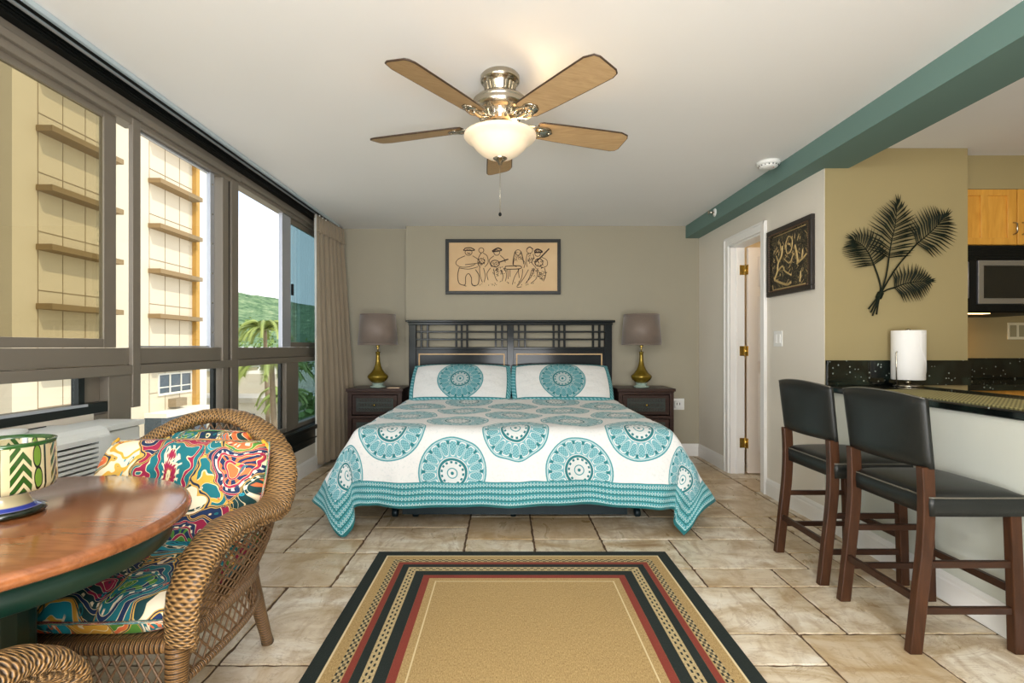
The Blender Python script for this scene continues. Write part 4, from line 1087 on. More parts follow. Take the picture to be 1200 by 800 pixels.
# ------------------------------------------------------------------ bar stools (local: x towards the bar, y along the bar)
def make_stool(label):
    t = thing('bar_stool', label, 'bar stool', (0,0,0), 0, 'bar stools at the granite bar')
    W = .20
    def swept(pts, w, d, mat, name):
        P = catmull(pts, 6); mb = MB(); vs = []; fs = []
        for p in P:
            k = p.z
            vs += [(p.x-w/2,p.y-d/2,k),(p.x+w/2,p.y-d/2,k),(p.x+w/2,p.y+d/2,k),(p.x-w/2,p.y+d/2,k)]
        n = len(P)
        for i in range(n-1):
            for j in range(4): fs.append((i*4+j, i*4+(j+1)%4, (i+1)*4+(j+1)%4, (i+1)*4+j))
        fs += [(3,2,1,0), tuple((n-1)*4+j for j in range(4))]
        mb.add(vs, fs, None, False); return mb.build(name, mat, t, bevel=.004)
    for s in (-1, 1):
        swept([(0,s*W,.0),(.022,s*W,.20),(.045,s*W,.42),(.050,s*W,.58),(.045,s*W,.705)], .048, .034, M_stoolwood, 'leg')
        swept([(.392,s*W,.0),(.385,s*W,.28),(.375,s*W,.54)], .042, .036, M_stoolwood, 'leg')
        for z in (.16,.335): MB().box((.02,s*W-.010,z-.013),(.39,s*W+.010,z+.013)).build('stretcher', M_stoolwoodh, t, bevel=.003)
    MB().beam((.018,-W,.20),(.018,W,.20),.020,.030).build('stretcher', M_stoolwoodh, t, bevel=.003)
    MB().beam((.385,-W,.235),(.385,W,.235),.022,.030).build('stretcher', M_stoolwoodh, t, bevel=.003)
    # seat: soft box with puffed top
    def seat(u, v):
        a, b_ = u*2-1, v*2-1
        return a, b_
    mb = MB(); x0, x1, y0, y1 = .045, .425, -W-.025, W+.025; xc, yc = (x0+x1)/2, 0
    N = 18
    def top(u, v):
        a, b_ = u*2-1, v*2-1; k = (1-a**4)*(1-b_**4)
        r = 1-.018*(a*a*b_*b_)
        return Vector((xc+a*(x1-x0)/2*r, yc+b_*(y1-y0)/2*r, .592+.028*k**.6))
    mb.grid(top, N, N)
    ring = [(i/N,0) for i in range(N)]+[(1,i/N) for i in range(N)]+[(1-i/N,1) for i in range(N)]+[(0,1-i/N) for i in range(N)]
    R0 = [top(*q) for q in ring]; R1 = [Vector((p.x+(p.x-xc)*.02,p.y+(p.y-yc)*.02,.570)) for p in R0]; R2 = [Vector((p.x,p.y,.522)) for p in R0]; M4 = len(ring)
    mb.add(R0+R1+R2, [(M4+i,M4+(i+1)%M4,(i+1)%M4,i) for i in range(M4)]+[(2*M4+i,2*M4+(i+1)%M4,M4+(i+1)%M4,M4+i) for i in range(M4)]+[tuple(2*M4+i for i in range(M4-1,-1,-1))], None, True)
    st = mb.build('seat', M_leather, t, weld=True)
    MB().tube(R0, .0035, 6, closed=True).build('piping', M_piping, st, label='grey piping')
    # back pad: curved slab, leaning slightly away
    BW = W+.026
    def bp(u, v, off):
        b_ = u*2-1; z = .70+.285*v-(.02*(b_**2))*v
        cx = .042-.030*v+ .030*(1-b_*b_)*-1+.012
        return Vector((cx+off, b_*BW*(1+.03*v), z))
    mb = MB(); nu, nv = 20, 10
    def sh(u, v): 
        a = abs(u*2-1)**6; b2 = abs(v*2-1)**6; return .024*(1-.7*max(a,b2))
    mb.grid(lambda u,v: bp(u,v,sh(u,v)), nu, nv); mb.grid(lambda u,v: bp(1-u,v,-sh(1-u,v)), nu, nv)
    rim = [(i/nu,0) for i in range(nu)]+[(1,i/nv) for i in range(nv)]+[(1-i/nu,1) for i in range(nu)]+[(0,1-i/nv) for i in range(nv)]
    A_ = [bp(u,v,sh(u,v)) for u,v in rim]; B2 = [bp(u,v,-sh(u,v)) for u,v in rim]; m5 = len(rim)
    mb.add(A_+B2, [(i,m5+i,m5+(i+1)%m5,(i+1)%m5) for i in range(m5)], None, True)
    bk = mb.build('backrest', M_leather, t, weld=True)
    MB().tube([bp(i/nu,1,-sh(i/nu,1)+.001) for i in range(nu+1)], .003, 6).build('piping', M_piping, bk, label='grey piping')
    return t
s1 = make_stool('black leather bar stool with mahogany legs, nearer to the viewer')
s1.location = (1.548,2.143,0)
s2 = copy_tree(s1); s2.location = (1.548,2.697,0); s2['label'] = 'black leather bar stool with mahogany legs, farther one beside the pale wall and door'

# ------------------------------------------------------------------ ceiling fan
fan = thing('ceiling_fan', 'brushed nickel ceiling fan with five oak blades and a frosted light bowl', 'ceiling fan', (-.024,2.42,H))
MB().lathe([(.086,-.001),(.092,-.008),(.093,-.030),(.086,-.038),(.078,-.042),(.074,-.055),(.066,-.085),(.055,-.100),(.0,-.100)],seg=40).build('canopy', M_chrome, fan)
MB().lathe([(.055,-.094),(.078,-.100),(.112,-.110),(.129,-.126),(.133,-.134),(.128,-.138),(.132,-.146),(.126,-.168),(.112,-.180),(.100,-.187),(.094,-.205),(.080,-.232),(.058,-.240),(.0,-.240)],seg=48).build('motor_housing', M_chrome, fan)
m2 = MB()
for k in range(22):
    a = k*PI/11; m2.beam((.0755*cos(a),.0755*sin(a),-.050),(.0665*cos(a),.0665*sin(a),-.086),.008,.005)
m2.build('canopy_flutes', M_chrome, fan)
m2 = MB()
for k in range(20):
    a = k*PI/10; m2.beam((.102*cos(a),.102*sin(a),-.188),(.086*cos(a),.086*sin(a),-.228),.010,.006)
m2.build('motor_fins', M_chrome, fan)
MB().lathe([(.050,-.238),(.060,-.242),(.064,-.256),(.058,-.268),(.085,-.276),(.090,-.286),(.0,-.286)],seg=36).build('light_fitting', M_chrome, fan)
bg = Mat('frosted_bowl'); ly = bg.nt.nodes.new('ShaderNodeLayerWeight'); 
bg.set(lin((240,226,200)), .35, 0, Subsurface_Weight=.0); bg.b.inputs['Transmission Weight'].default_value = .0
bg.b.inputs['Emission Color'].default_value = (1,.86,.66,1); bg.b.inputs['Emission Strength'].default_value = .22
nn = bg.noise(bg.coord(), 9, 3); 
bg.nt.links.new(bg.mix(nn, lin((250,232,205)), lin((232,206,170))), bg.b.inputs['Base Color'])
MB().lathe([(.0,-.392),(.030,-.391),(.060,-.385),(.092,-.366),(.118,-.342),(.132,-.322),(.146,-.308),(.164,-.299),(.171,-.290),(.170,-.283),(.163,-.282),(.146,-.296),(.128,-.318),(.098,-.350),(.0,-.375)],seg=56).build('light_bowl', bg.m, fan)
MB().lathe([(.0,-.425),(.008,-.420),(.012,-.408),(.022,-.400),(.034,-.392),(.030,-.384),(.0,-.384)],seg=24).build('finial', M_chrome, fan)
MB().tube([(0,-.01,-.40),(0,-.01,-.655)],.0013,6).build('pull_chain', M_chrome, fan)
MB().lathe([(.0,-.668),(.006,-.664),(.008,-.658),(.005,-.650),(.0,-.648)],seg=12).build('pull_knob', M_black, fan)
bpy.data.objects['pull_knob'].location = (0,-.01,0)
def blade_mesh():
    out = []
    n = 14
    out = [(.185,-.050),(.20,-.058),(.30,-.064),(.50,-.071),(.615,-.074),(.655,-.060),(.665,-.040),(.665,.050),(.655,.066),(.63,.074),(.50,.071),(.30,.064),(.20,.058),(.185,.050)]
    return out
for k in range(5):
    a = math.radians(91+72*k)
    Rz = Matrix.Rotation(a,4,'Z'); pit = Matrix.Rotation(math.radians(-13),4,'X')
    M = Matrix.Translation((0,0,-.232)) @ Rz @ pit
    poly = blade_mesh()
    core = MB().prism(poly, -.0035, .0035, M).build('blade', M_bladewood, fan, bevel=.001)
    rim_ = [M @ Vector((x,y,0)) for x,y in poly]
    MB().tube(rim_, .0042, 6, closed=True).build('blade_edging', M_blade_edge, core, label='dark blade edging')
    ir = MB()
    for s in (-1,1):
        ir.tube([M @ p for p in catmull([(.085,s*.010,.010),(.125,s*.020,.000),(.165,s*.034,-.010),(.205,s*.030,-.010),(.235,s*.016,-.008),(.262,0,-.008)],6)], [.008]*31, 8, flat=.6)
    ir.tube([M @ p for p in catmull([(.07,0,.012),(.11,0,.002),(.15,0,-.014),(.20,0,-.012)],6)], .009, 8)
    ir.lathe([(.0,-.013),(.034,-.012),(.038,-.006),(.030,-.003)],(0,0,0),20,M=M @ Matrix.Translation((.225,0,0)))
    for (bx,by) in ((.205,.022),(.205,-.022),(.250,0)): ir.lathe([(.0,-.017),(.006,-.015),(.007,-.010)],(0,0,0),10,M=M @ Matrix.Translation((bx,by,0)))
    ir.build('blade_iron', M_chrome, fan)
# ------------------------------------------------------------------ round table with planter
TX, TY, TR = -1.262, 1.188, .457
tb = thing('round_table', 'round cherry topped table on a dark green pedestal beside the wicker chairs', 'table', (TX,TY,0))
MB().lathe([(0,.715),(TR-.03,.715),(TR-.012,.718),(TR-.003,.724),(TR,.733),(TR-.003,.742),(TR-.010,.748),(TR-.018,.750),(0,.7502)],seg=96).build('table_top', M_tablewood, tb)
mb = MB(); mb.lathe([(TR-.055,.655),(TR-.045,.660),(TR-.045,.714),(TR-.075,.714),(TR-.075,.655),(TR-.055,.655)],seg=72); mb.build('apron', M_green_paint, tb)
mb = MB(); mb.lathe([(.0,.66),(.15,.66),(.15,.714),(.0,.714)],seg=8,smooth=False); mb.lathe([(.124,.10),(.130,.14),(.130,.64),(.148,.662)],seg=24,smooth=False); mb.build('pedestal', M_green_paint, tb, bevel=.004)
for k in range(4):
    a = PI/4+k*PI/2; MB().beam((.13*cos(a),.13*sin(a),.10),(.36*cos(a),.36*sin(a),.035),.06,.07).build('foot', M_green_paint, tb, bevel=.008)
pm2 = Mat('painted_ceramic'); u, v, _ = pm2.xyz(pm2.coord('UV'))
cream = lin((196,184,144)); grn = lin((34,76,26)); dk = lin((12,26,16)); lt = lin((100,132,44))
t = (u*7.0).fract()-.5; w = ((v-.062)*(1/.118))        # 0..1 across the body
nz_ = pm2.noise(pm2.coord(), 40, 3)
c = pm2.mix(nz_*.2, cream, lin((190,176,130)))
fan_ = (t.abs()*1.5 - w*.9 + .12).abs()
stripes = ((w*26.0 + t.abs()*30.0).sin().gt(-.2))
fan_mask = (t*1.3+.35).gt(0)*((.85-w) - t*1.2).gt(0)*(t.lt(.18))
c = pm2.mix(fan_mask*stripes, c, grn); c = pm2.mix(fan_mask*((w*26.0 + t.abs()*30.0).sin().band(-.35,-.1,.05)), c, dk)
lf1 = (((t-.32)*(1/.11)).pow(2) + ((w-.72)*(1/.26)).pow(2)); lf2 = (((t-.34)*(1/.11)).pow(2) + ((w-.27)*(1/.24)).pow(2)); lf = lf1.min(lf2)
c = pm2.mix(lf.lt(1.0), c, dk); c = pm2.mix(lf.lt(.62), c, lt); c = pm2.mix((t+.48).lt(.04), c, dk)
c = pm2.mix(v.gt(.171), c, grn); c = pm2.mix(v.lt(.060), c, cream); c = pm2.mix(v.lt(.018), c, dk)
c = pm2.mix(v.band(.018,.026,.002), c, lin((40,60,150)))
pm2.set(c, .12, 0, Coat_Weight=.5)
pl = MB(); pl.lathe([(.0,.001),(.075,.001),(.081,.006),(.080,.014),(.066,.020),(.052,.030),(.047,.044),(.052,.056),(.085,.060),(.098,.066),(.101,.078),(.098,.172),(.100,.180),(.094,.181),(.090,.170),(.092,.078),(.0,.070)],seg=64)
plo = pl.build('ceramic_bowl', pm2.m); plo.location = (-1.225,1.25,.7503); tag(plo, 'green leaf painted cream ceramic pedestal bowl on the round table', 'bowl')

# ------------------------------------------------------------------ wicker chairs (local: faces -y)
def make_chair(label):
    t = thing('wicker_chair', label, 'armchair', (0,0,0), 0, 'wicker armchairs at the round table')
    half = [(.262,-.312,.385),(.276,-.325,.50),(.280,-.265,.582),(.282,-.16,.622),(.292,-.02,.618),(.314,.10,.612),(.305,.19,.675),(.266,.255,.758),(.192,.305,.828),(.095,.335,.875),(0,.345,.890)]
    full = half + [(-x,y,z) for x,y,z in half[-2::-1]]
    NP = 8; RIM = catmull(full, NP); n = len(RIM)
    rad = []; NR = []
    for i, p in enumerate(RIM):
        q = min(i, n-1-i)/(n/2)
        rad.append((.027+.004*sin(q*PI)) *(1+.04*sin(i*1.57)))
        d = Vector((p.x*1.0, max(p.y,-.05)*.9 if abs(p.x) < .27 else p.y*.15, 0)); NR.append(d.normalized())
    rw = [r*1.75 for r in rad]
    # rolled rim, flat and wide outwards
    RC = [p+d*.006 for p, d in zip(RIM, NR)]
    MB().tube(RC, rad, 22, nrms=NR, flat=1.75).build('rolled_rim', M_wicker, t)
    # braid along the inner and outer edge
    def side(i, off, dz=0):
        p = RIM[i]; c_ = Vector((0,.02,p.z)); d = (p-c_); d.z = 0; d = d.normalized() if d.length > 0 else Vector((0,1,0)); return p+d*off+Vector((0,0,dz))
    for ph in (0, PI):
        P = []
        for i in range(0, n):
            for k in range(3):
                f = i+k/3
                if f > n-1: break
                a = RIM[int(f)].lerp(RIM[min(int(f)+1,n-1)], f-int(f)); rr = rad[int(f)]
                d = a-Vector((0,.02,a.z)); d = d.normalized() if d.length > .01 else Vector((0,1,0))
                P.append(a+NR[int(f)]*(rr*1.55+.005*cos(f*2.4+ph))+Vector((0,0,-rr*.75+.005*sin(f*2.4+ph))))
        MB().tube(P, .0055, 6).build('braid', M_wicker, t)
    # seat frame perimeter matching the rim param
    def base(f, z, sc=1.0):
        # f 0..1 along rim; closed-horseshoe seat outline
        P = [(.250,-.31),(.260,-.18),(.262,-.02),(.245,.11),(.195,.20),(.10,.245),(0,.255),(-.10,.245),(-.195,.20),(-.245,.11),(-.262,-.02),(-.260,-.18),(-.250,-.31)]
        g = f*(len(P)-1); i = min(int(g), len(P)-2); k = g-i
        p0,p1,p2,p3 = [Vector(P[max(0,min(len(P)-1,j))]) for j in (i-1,i,i+1,i+2)]
        q = 0.5*((2*p1)+(-p0+p2)*k+(2*p0-5*p1+4*p2-p3)*k*k+(-p0+3*p1-3*p2+p3)*k**3)
        return Vector((q.x*sc, q.y*sc, z))
    def rimat(f):
        g = f*(n-1); i = min(int(g), n-2); return RIM[i].lerp(RIM[i+1], g-i)
    zb = .375
    def surf(f, v):
        fb = .5+(f-.5)*1.0
        b_ = base(fb, zb); r_ = rimat(.06+f*.88)
        p = b_.lerp(r_, v); d = Vector((p.x,p.y-.02,0)); d = d.normalized() if d.length > .01 else d
        return p + d*(.02*sin(v*PI))
    fr_ = [base(i/60, zb) for i in range(61)]
    front = [Vector((-.250+.50*i/16, -.31-.012*sin(i/16*PI), zb)) for i in range(1,16)]
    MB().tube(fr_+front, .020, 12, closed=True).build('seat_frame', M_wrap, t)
    # solid woven seat deck
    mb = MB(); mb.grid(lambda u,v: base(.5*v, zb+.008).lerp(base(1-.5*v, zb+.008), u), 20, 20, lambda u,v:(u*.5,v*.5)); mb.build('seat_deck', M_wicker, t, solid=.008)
    # diamond lattice of back and arms
    lat = MB(); K = 52
    for s in (-1, 1):
        for k in range(-12, K+12):
            pts = []
            for j in range(11):
                v = j/10; f = (k+s*(v-.5)*9.0)/K
                if 0 <= f <= 1: pts.append(surf(f, v)+Vector((0,0,0)))
            if len(pts) > 1: lat.tube(pts, .0034, 5)
    lat.build('lattice', M_strand, t)
    # woven bands low on the sides
    for v0, v1 in ((0,.13),(.95,1.0)):
        mb = MB(); mb.grid(lambda u,v: surf(u, v0+(v1-v0)*v)*1.0, 110, 3, lambda u,v:(u*2.4,(v*.06))); mb.build('woven_band', M_wicker, t, solid=.006)
    for s in (0, 1):
        MB().grid(lambda u,v: surf((u*.10) if s == 0 else 1-u*.10, v)*1.0, 12, 14, lambda u,v:(v*.3,u*.12)).build('woven_arm_front', M_wicker, t, solid=.006)
    # skirt lattice below the seat
    def skirt(f, v):
        if f < .72: p = base(f/.72, zb)
        else: q_ = (f-.72)/.28; p = Vector((-.250+.50*q_, -.31-.012*sin(q_*PI), zb))
        side_ = min(1, abs(p.x)/.25)
        return p+Vector((p.x*.04,(p.y)*.04*(-1 if False else 1),0))*v+Vector((0,0,-(.115 if f >= .72 else .105)*v))
    lat = MB(); K = 62
    for s in (-1, 1):
        for k in range(0, K):
            pts = [skirt(((k+s*(j/5)*2.2)/K) % 1.0, j/5) for j in range(6)]
            if all((pts[i]-pts[i+1]).length < .12 for i in range(5)): lat.tube(pts, .0034, 5)
    lat.build('skirt_lattice', M_strand, t)
    MB().tube([skirt(i/90, 1) for i in range(90)], .012, 10, closed=True).build('skirt_hoop', M_wrap, t)
    for (x, y, fx, fy) in ((.256,-.308,.268,-.350),(-.256,-.308,-.268,-.350),(.188,.185,.190,.345),(-.188,.185,-.190,.345)):
        a = Vector((x,y,zb+.01)); b_ = Vector((fx,fy,.004)); pts = [a.lerp(b_,i/10) for i in range(11)]
        MB().tube(pts, [.030-.010*i/10+.003*(i==10) for i in range(11)], 14).build('leg', M_wrap, t)
    for s in (-1,1):
        pass
    return t
ch = make_chair('wicker armchair with bright paisley cushions beyond the round table by the windows')
ch2 = copy_tree(ch); ch2['label'] = 'wicker armchair at the near left corner, only its curved arm in view'
ch.location = (-1.12,1.66,0); ch.rotation_euler = (0,0,0)
ch2.location = (-1.14,.67,0); ch2.rotation_euler = (0,0,math.radians(180))
def soft_box(w, d, h, n=26, su=1.0, crown=.02, uvo=(0,0), sq=4):
    mb = MB()
    def f(u, v, s):
        a, b_ = u*2-1, v*2-1; k = max(0,(1-abs(a)**sq)*(1-abs(b_)**sq))
        e = k**.35
        return Vector((a*w/2*(1-.05*b_*b_), b_*d/2*(1-.05*a*a), s*(h/2*e*.85+crown*k)+noise.noise(Vector((a*2,b_*2,s)))*.012*k))
    mb.grid(lambda u,v: f(u,v,1), n, n, lambda u,v:((u-.5)*w+uvo[0],(v-.5)*d+uvo[1]))
    mb.grid(lambda u,v: f(1-u,v,-1), n, n, lambda u,v:((.5-u)*w+uvo[0]+1.3,(v-.5)*d+uvo[1]))
    return mb
def cushion(w, d, h, label, loc, rot, uvo, cat='cushion', ears=False, sq=4):
    t = thing('cushion', label, cat, loc); t.rotation_euler = rot
    soft_box(w, d, h, uvo=uvo, sq=sq).build('cover', M_floral, t, weld=True)
    P = [Vector((a*w/2*(1-.05*b_*b_), b_*d/2*(1-.05*a*a), 0)) for a, b_ in [(-1+2*i/12,-1) for i in range(12)]+[(1,-1+2*i/12) for i in range(12)]+[(1-2*i/12,1) for i in range(12)]+[(-1,1-2*i/12) for i in range(12)]]
    MB().tube(P, .005, 6, closed=True).build('piping', M_floral, t)
    if ears:
        for sx in (-1,1):
            MB().lathe([(.0,-.020),(.010,-.015),(.012,0),(.008,.015),(.004,.028),(.0,.030)],(0,0,0),14,M=Matrix.Translation((sx*w*.46,d*.44,0)) @ Matrix.Rotation(sx*-.9,4,'Y') @ Matrix.Rotation(-.9,4,'X')).build('tassel', simple('tassel_gold',(196,150,40),.8,bump=.4), t, label='gold corner tassel')
    return t
cushion(.49,.56,.12,'paisley seat cushion on the wicker chair behind the round table',(-1.12,1.607,.452),(math.radians(2),0,0),(.3,.2),sq=5)
cushion(.62,.37,.14,'large floral throw pillow leaning upright against the wicker chair back',(-1.155,1.80,.652),(math.radians(64),0,math.radians(-3)),(1.1,.7),'pillow',True)
cushion(.42,.29,.08,'blue floral pillow tucked behind the large pillow in the wicker chair',(-1.17,1.93,.70),(math.radians(70),0,math.radians(-4)),(2.3,1.9),'pillow',True)
cushion(.49,.52,.10,'paisley seat cushion on the near wicker chair, glimpsed through its lattice',(-1.14,.67,.446),(0,0,math.radians(180)),(4.3,.9),sq=5)

# ------------------------------------------------------------------ outside
def ext_mat(name, rgb, rough=.8, var=.05, scale=.4): return simple(name, rgb, rough, var=var, scale=scale)
BXF = -21.0
M_con = ext_mat('tower_cream', (218,204,176)); M_con2 = ext_mat('tower_white', (236,230,214)); M_ochre = ext_mat('ochre_edge', (196,150,70)); M_fin = ext_mat('fin_brown', (142,118,80)); M_joint = ext_mat('joint_dark', (150,130,100)); M_win = simple('far_glass',(66,76,84),.15)
tw = thing('tower_building', 'tall cream apartment tower with rows of horizontal sun fins outside the windows', 'building', (-25,24,-10))
def E(par, name, mat, boxes, label=None, real=None):
    mb = MB()
    for i, (a, b_) in enumerate(boxes):
        e = .004*i; mb.box([min(p,q)+e for p,q in zip(a,b_)], [max(p,q)-e for p,q in zip(a,b_)])
    return mb.build(name, mat, real or par, off=par.location, label=label)
E(tw,'wall',M_con,[((-33,21.8,-10),(BXF,34.6,34))])
E(tw,'side_wall',M_con2,[((-33,34.6,-10),(BXF-.1,36.2,34))],'paler end strip of the tower')
E(tw,'corner_pier',M_ochre,[((BXF-.2,34.35,-10),(BXF+.28,34.75,34))])
jm = []; 
z0_ = .35
for k in range(-4, 11):
    z = 3.70+k*2.66
    jm.append(((BXF-.1,23.0,z-.02),(BXF+.02,27.3,z+.02))); jm.append(((BXF-.1,30.2,z-.02),(BXF+.02,34.3,z+.02)))
for y in (23.0,24.3,25.6,26.9,30.2,31.6,33.0): jm.append(((BXF-.1,y-.015,-10),(BXF+.018,y+.015,34)))
for k, bx_ in enumerate(jm): E(tw,'joint_line',M_joint,[bx_])
for k in range(-1, 9):
    z = 3.04+k*2.66
    E(tw,'sun_fin',M_fin,[((BXF,22.9,z-.20),(BXF+.75,27.2,z+.06))]); E(tw,'sun_fin',M_fin,[((BXF,30.1,z-.20),(BXF+.75,34.3,z+.06))])
wn = E(tw,'window_frame',M_con2,[((BXF-.05,30.9,-1.83),(BXF+.10,34.2,-1.70)),((BXF-.05,30.9,-.58),(BXF+.10,34.2,-.48)),((BXF-.05,30.9,-1.38),(BXF+.07,34.2,-1.30))]+[((BXF-.05,y-.06,-1.83),(BXF+.10,y+.06,-.48)) for y in (30.95,32.0,33.1,34.15)])
E(tw,'window_pane',M_win,[((BXF-.04,30.95,-1.8),(BXF+.03,34.15,-.5))],None,wn)
E(tw,'window_air_conditioner',M_joint,[((BXF,31.9,-2.6),(BXF+.5,33.0,-2.1))])
E(tw,'ledge',M_con2,[((BXF,29.8,-3.0),(BXF+1.3,34.6,-2.75))]); E(tw,'recess',M_win,[((BXF,29.8,-4.6),(BXF+1.0,34.3,-3.0))])
t3 = thing('tower_wing', 'grey building wing at the far left edge of the window view', 'building', (-26,19,-10))
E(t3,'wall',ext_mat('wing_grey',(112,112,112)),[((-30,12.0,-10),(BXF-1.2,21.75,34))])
for k in range(-2,10):
    wf = E(t3,'window',M_win,[((BXF-1.25,19.0,.3+k*2.72),(BXF-1.15,21.5,1.9+k*2.72))])
# lower houses
hs = thing('house', 'white low house with a flat roof seen through the far lower panes', 'house', (-20,40,-10))
E(hs,'wall',ext_mat('house_white',(222,216,200)),[((-27.5,44,-10),(-15,56,-3.6))]); E(hs,'roof',ext_mat('house_roof',(186,180,166)),[((-28,43.4,-3.6),(-14.6,56.6,-3.2))]); E(hs,'window',M_win,[((-24,43.9,-6.2),(-21.5,44.02,-4.6)),((-19.5,43.9,-6.2),(-17.5,44.02,-4.6))])
E(hs,'upper_storey',ext_mat('house_upper',(206,198,178)),[((-27,48,-3.2),(-21,56,-1.4))])
h2 = thing('house', 'cream house with a pale roof beside the tall tower', 'house', (-30,44,-10))
E(h2,'wall',ext_mat('house_cream',(224,212,180)),[((-40,48,-10),(-29,60,-1.2))]); E(h2,'roof',ext_mat('house_roof_grey',(150,150,140)),[((-40.5,47.5,-1.2),(-28.5,60.5,-.8))])
gd = MB().box((-1200,-60,-10.3),(-2.6,1500,-10)).build('ground', ext_mat('ground_pale',(196,190,176),.9,.2,.05)); struct(gd)
# hills
hm = Mat('hill_forest'); o = hm.coord(); a_ = hm.noise(o, .075, 9, .7); b2 = hm.noise(o, .011, 4)
hm.set(hm.ramp((a_*.75+b2*.25), [(.36, lin((50,82,56))), (.46, lin((86,120,80))), (.56, lin((128,156,110))), (.66, lin((176,184,142)))]), .95)
hm.bump(a_, .8, 14)
def hf(u, v):
    x = -1150+u*1150; y = 520+v*760
    r = noise.noise(Vector((x*.0032,y*.0032,1)))*26+noise.noise(Vector((x*.012,y*.012,5)))*9+noise.noise(Vector((x*.05,y*.05,9)))*3.5
    h = 99*math.exp(-((y-980)/330)**2)*(1-.25*math.exp(-((x+200)/260)**2))+r*min(1,v*3)
    return Vector((x,y,-10+max(h,0)))
hl = MB().grid(hf, 190, 110).build('hill', hm.m, origin=(-500,900,-10)); tag(hl, 'forested green hill on the horizon outside the windows', 'hill')

M_leafp = Mat('palm_frond_leaf'); o = M_leafp.coord(); M_leafp.set(M_leafp.mix(M_leafp.noise(o, 1.2, 3), lin((86,116,52)), lin((176,186,98))), .5); M_leafp = M_leafp.m
M_trunk = ext_mat('palm_trunk', (140,122,98), .9, .25, 3)
def palm(loc, h, L, nf, label, seed):
    rr = random.Random(seed); t = thing('palm_tree', label, 'tree', loc, 0, 'palm trees outside the windows')
    MB().tube(catmull([(0,0,0),(.2,.1,h*.4),(.1,.0,h*.75),(0,0,h)],6), [.20-.06*i/18 for i in range(19)], 12).build('trunk', M_trunk, t)
    fr = MB()
    for k in range(nf):
        a = k*2*PI/nf+rr.uniform(-.2,.2); e = rr.uniform(-.25,1.0); d = Vector((cos(a),sin(a),0)); Lk = L*rr.uniform(.8,1.1)
        S = catmull([Vector((0,0,h)), Vector((0,0,h))+d*Lk*.35+Vector((0,0,Lk*.28*e+.1)), Vector((0,0,h))+d*Lk*.75+Vector((0,0,Lk*(.30*e-.12))), Vector((0,0,h))+d*Lk+Vector((0,0,Lk*(.15*e-.42)))], 8)
        fr.tube(S, [.035*(1-.8*i/(len(S)-1)) for i in range(len(S))], 5)
        for i in range(2, len(S)-1):
            for q in (0,.2,.4,.6,.8):
                p = S[i].lerp(S[i+1], q); tg = (S[i+1]-S[i]).normalized(); sdv = tg.cross(Vector((0,0,1))).normalized()
                ll = L*.24*(1-.6*abs(i/len(S)-.4))
                for s in (-1,1):
                    dd_ = (sdv*s*.8+tg*.5+Vector((0,0,-.45))).normalized(); tip = p+dd_*ll; w_ = tg*.020
                    fr.add([p-w_,p+w_,p+dd_*ll*.55+w_*.9+Vector((0,0,.03)),tip],[(0,1,2),(0,2,3)])
    fr.build('crown', M_leafp, t)
palm((-19.9,42.4,-10), 12.6, 2.5, 20, 'palm tree with bright fronds reaching above the window rail', 3)
palm((-13.7,30.0,-10), 10.4, 2.6, 22, 'palm tree with drooping fronds seen through the far lower pane', 8)
palm((-17.2,40.2,-10), 7.2, 2.4, 18, 'short palm tree beside the white house outside', 12)
M_bush = Mat('tree_foliage'); o = M_bush.coord(); M_bush.set(M_bush.mix(M_bush.noise(o, 1.5, 5), lin((58,92,44)), lin((142,166,84))), .8); M_bush = M_bush.m
def tree(loc, h, r, label, seed):
    rr = random.Random(seed); t = thing('leafy_tree', label, 'tree', loc)
    MB().tube([(0,0,0),(.1,0,h*.6),(0,0,h)], [.22,.16,.08], 8).build('trunk', M_trunk, t)
    mb = MB()
    for k in range(900):
        d = Vector((rr.gauss(0,1),rr.gauss(0,1),rr.gauss(0,.8))).normalized()*r*rr.uniform(.65,1.0); c_ = Vector((0,0,h))+d*(1+.2*noise.noise(d*1.3))
        n_ = Vector((rr.gauss(0,1),rr.gauss(0,1),rr.gauss(0,1))).normalized(); a1 = n_.orthogonal().normalized()*.26; a2 = n_.cross(a1)
        mb.add([c_-a1,c_+a2*.6,c_+a1,c_-a2*.6],[(0,1,2,3)])
    mb.build('foliage', M_bush, t)
for i, (x,y,h,r,lab) in enumerate(((-11.6,35.5,6.8,2.1,'round green tree in front of the low houses'),(-9.6,25.6,6.2,1.8,'dense green tree low beside the palms'),(-24,62.5,9.0,3.2,'broad green tree rising behind the white house'),(-36,72,11,4,'large green tree between the tower and the hill'),(-8.6,30.8,8.8,1.9,'tall leafy tree seen through the blue tinted pane'))):
    tree((x,y,-10), h, r, lab, i+20)

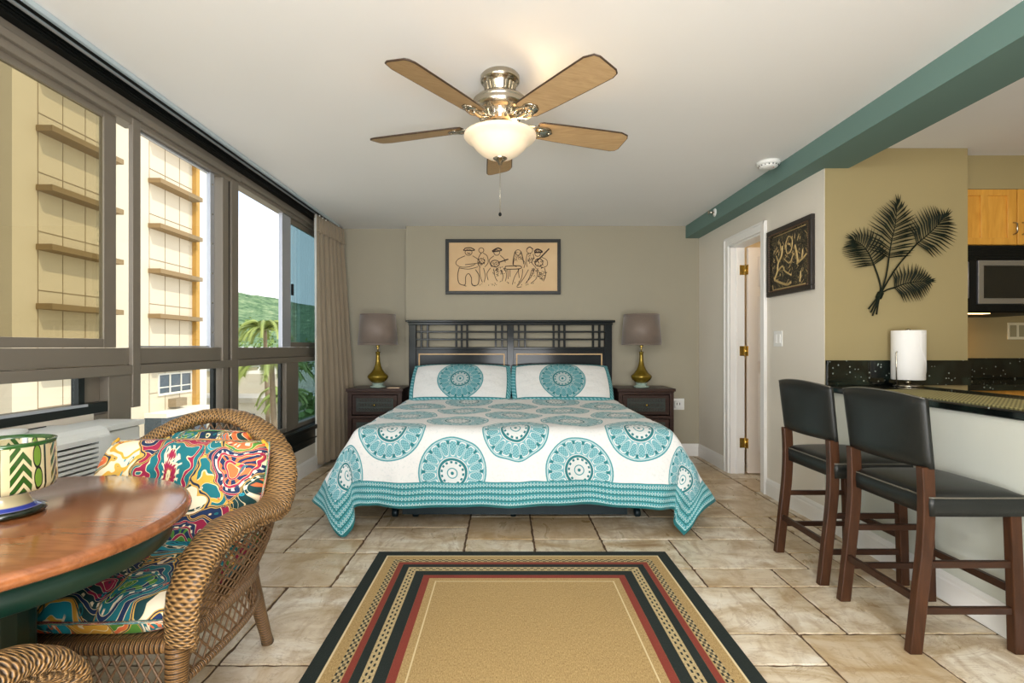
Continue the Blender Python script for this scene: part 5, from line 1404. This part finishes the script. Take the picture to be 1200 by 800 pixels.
# ------------------------------------------------------------------ world and lights
w = bpy.data.worlds.new('world'); bpy.context.scene.world = w; w.use_nodes = True; nt = w.node_tree
bgn = nt.nodes['Background']; tc = nt.nodes.new('ShaderNodeTexCoord')
class WM(Mat):
    def __init__(s): s.nt = nt
wm = WM(); x, y, z = wm.xyz(tc.outputs['Generated'])
n = wm.noise(wm.mapping(tc.outputs['Generated'], (1,1,2.5)), 2.4, 6, .55)
sky = wm.ramp(z, [(0,(.86,.93,1.0,1)),(.25,(.50,.72,.98,1)),(1,(.20,.42,.85,1))])
cl = n.step(.44,.16)
low = (1.0 - z*2.2).clamp()
skyc = wm.mix((cl.max(low*.75)).clamp(), sky, (1.0,1.0,1.0,1))
nt.links.new(skyc, bgn.inputs[0]); bgn.inputs[1].default_value = WORLD
sl = bpy.data.lights.new('sun','SUN'); sl.energy = SUN; sl.angle = .01; sl.color = (1,.94,.84)
so = bpy.data.objects.new('sun', sl); C.objects.link(so); so.rotation_euler = Vector((-.62,.30,-.75)).to_track_quat('-Z','Y').to_euler(); so.location = (10,-10,30)
WARM = (1,.97,.94)
# unseen fill lights added to brighten the room around the viewpoint
area('living_fill', (.2,-.5,2.40), 1.4, K1, WARM, (0.1,3.4,.4), .8)  # added fill aimed down at the bed, no fixture behind it
area('kitchen_fill', (3.2,1.4,2.38), .9, K2, (1,.90,.74), (3.0,2.2,0), .9)  # added fill over the kitchen, out of view and without a fixture
area('far_ceiling_fill', (.3,-1.2,.75), 1.4, K3, (.98,.99,1), (.1,4.0,2.9), 1.0)  # added fill thrown at the far ceiling, no floor lamp stands here
area('window_side_fill', (-1.86,-1.2,1.6), 1.6, K4, (.93,.97,1), (1.5,2.6,1.0), 1.6)  # added area fill standing in for daylight at the near window
point('fan_bowl_light', (.07,2.42,2.185), 3.5, (1,.76,.46), .03)
point('bath_light', (2.95,4.3,2.2), 14, (1,.84,.66), .12)
sc = bpy.context.scene
sc.view_settings.view_transform = 'Standard'; sc.view_settings.look = 'None'; sc.view_settings.gamma = 1.0; sc.view_settings.use_curve_mapping = False
sc.view_settings.exposure = EXPO
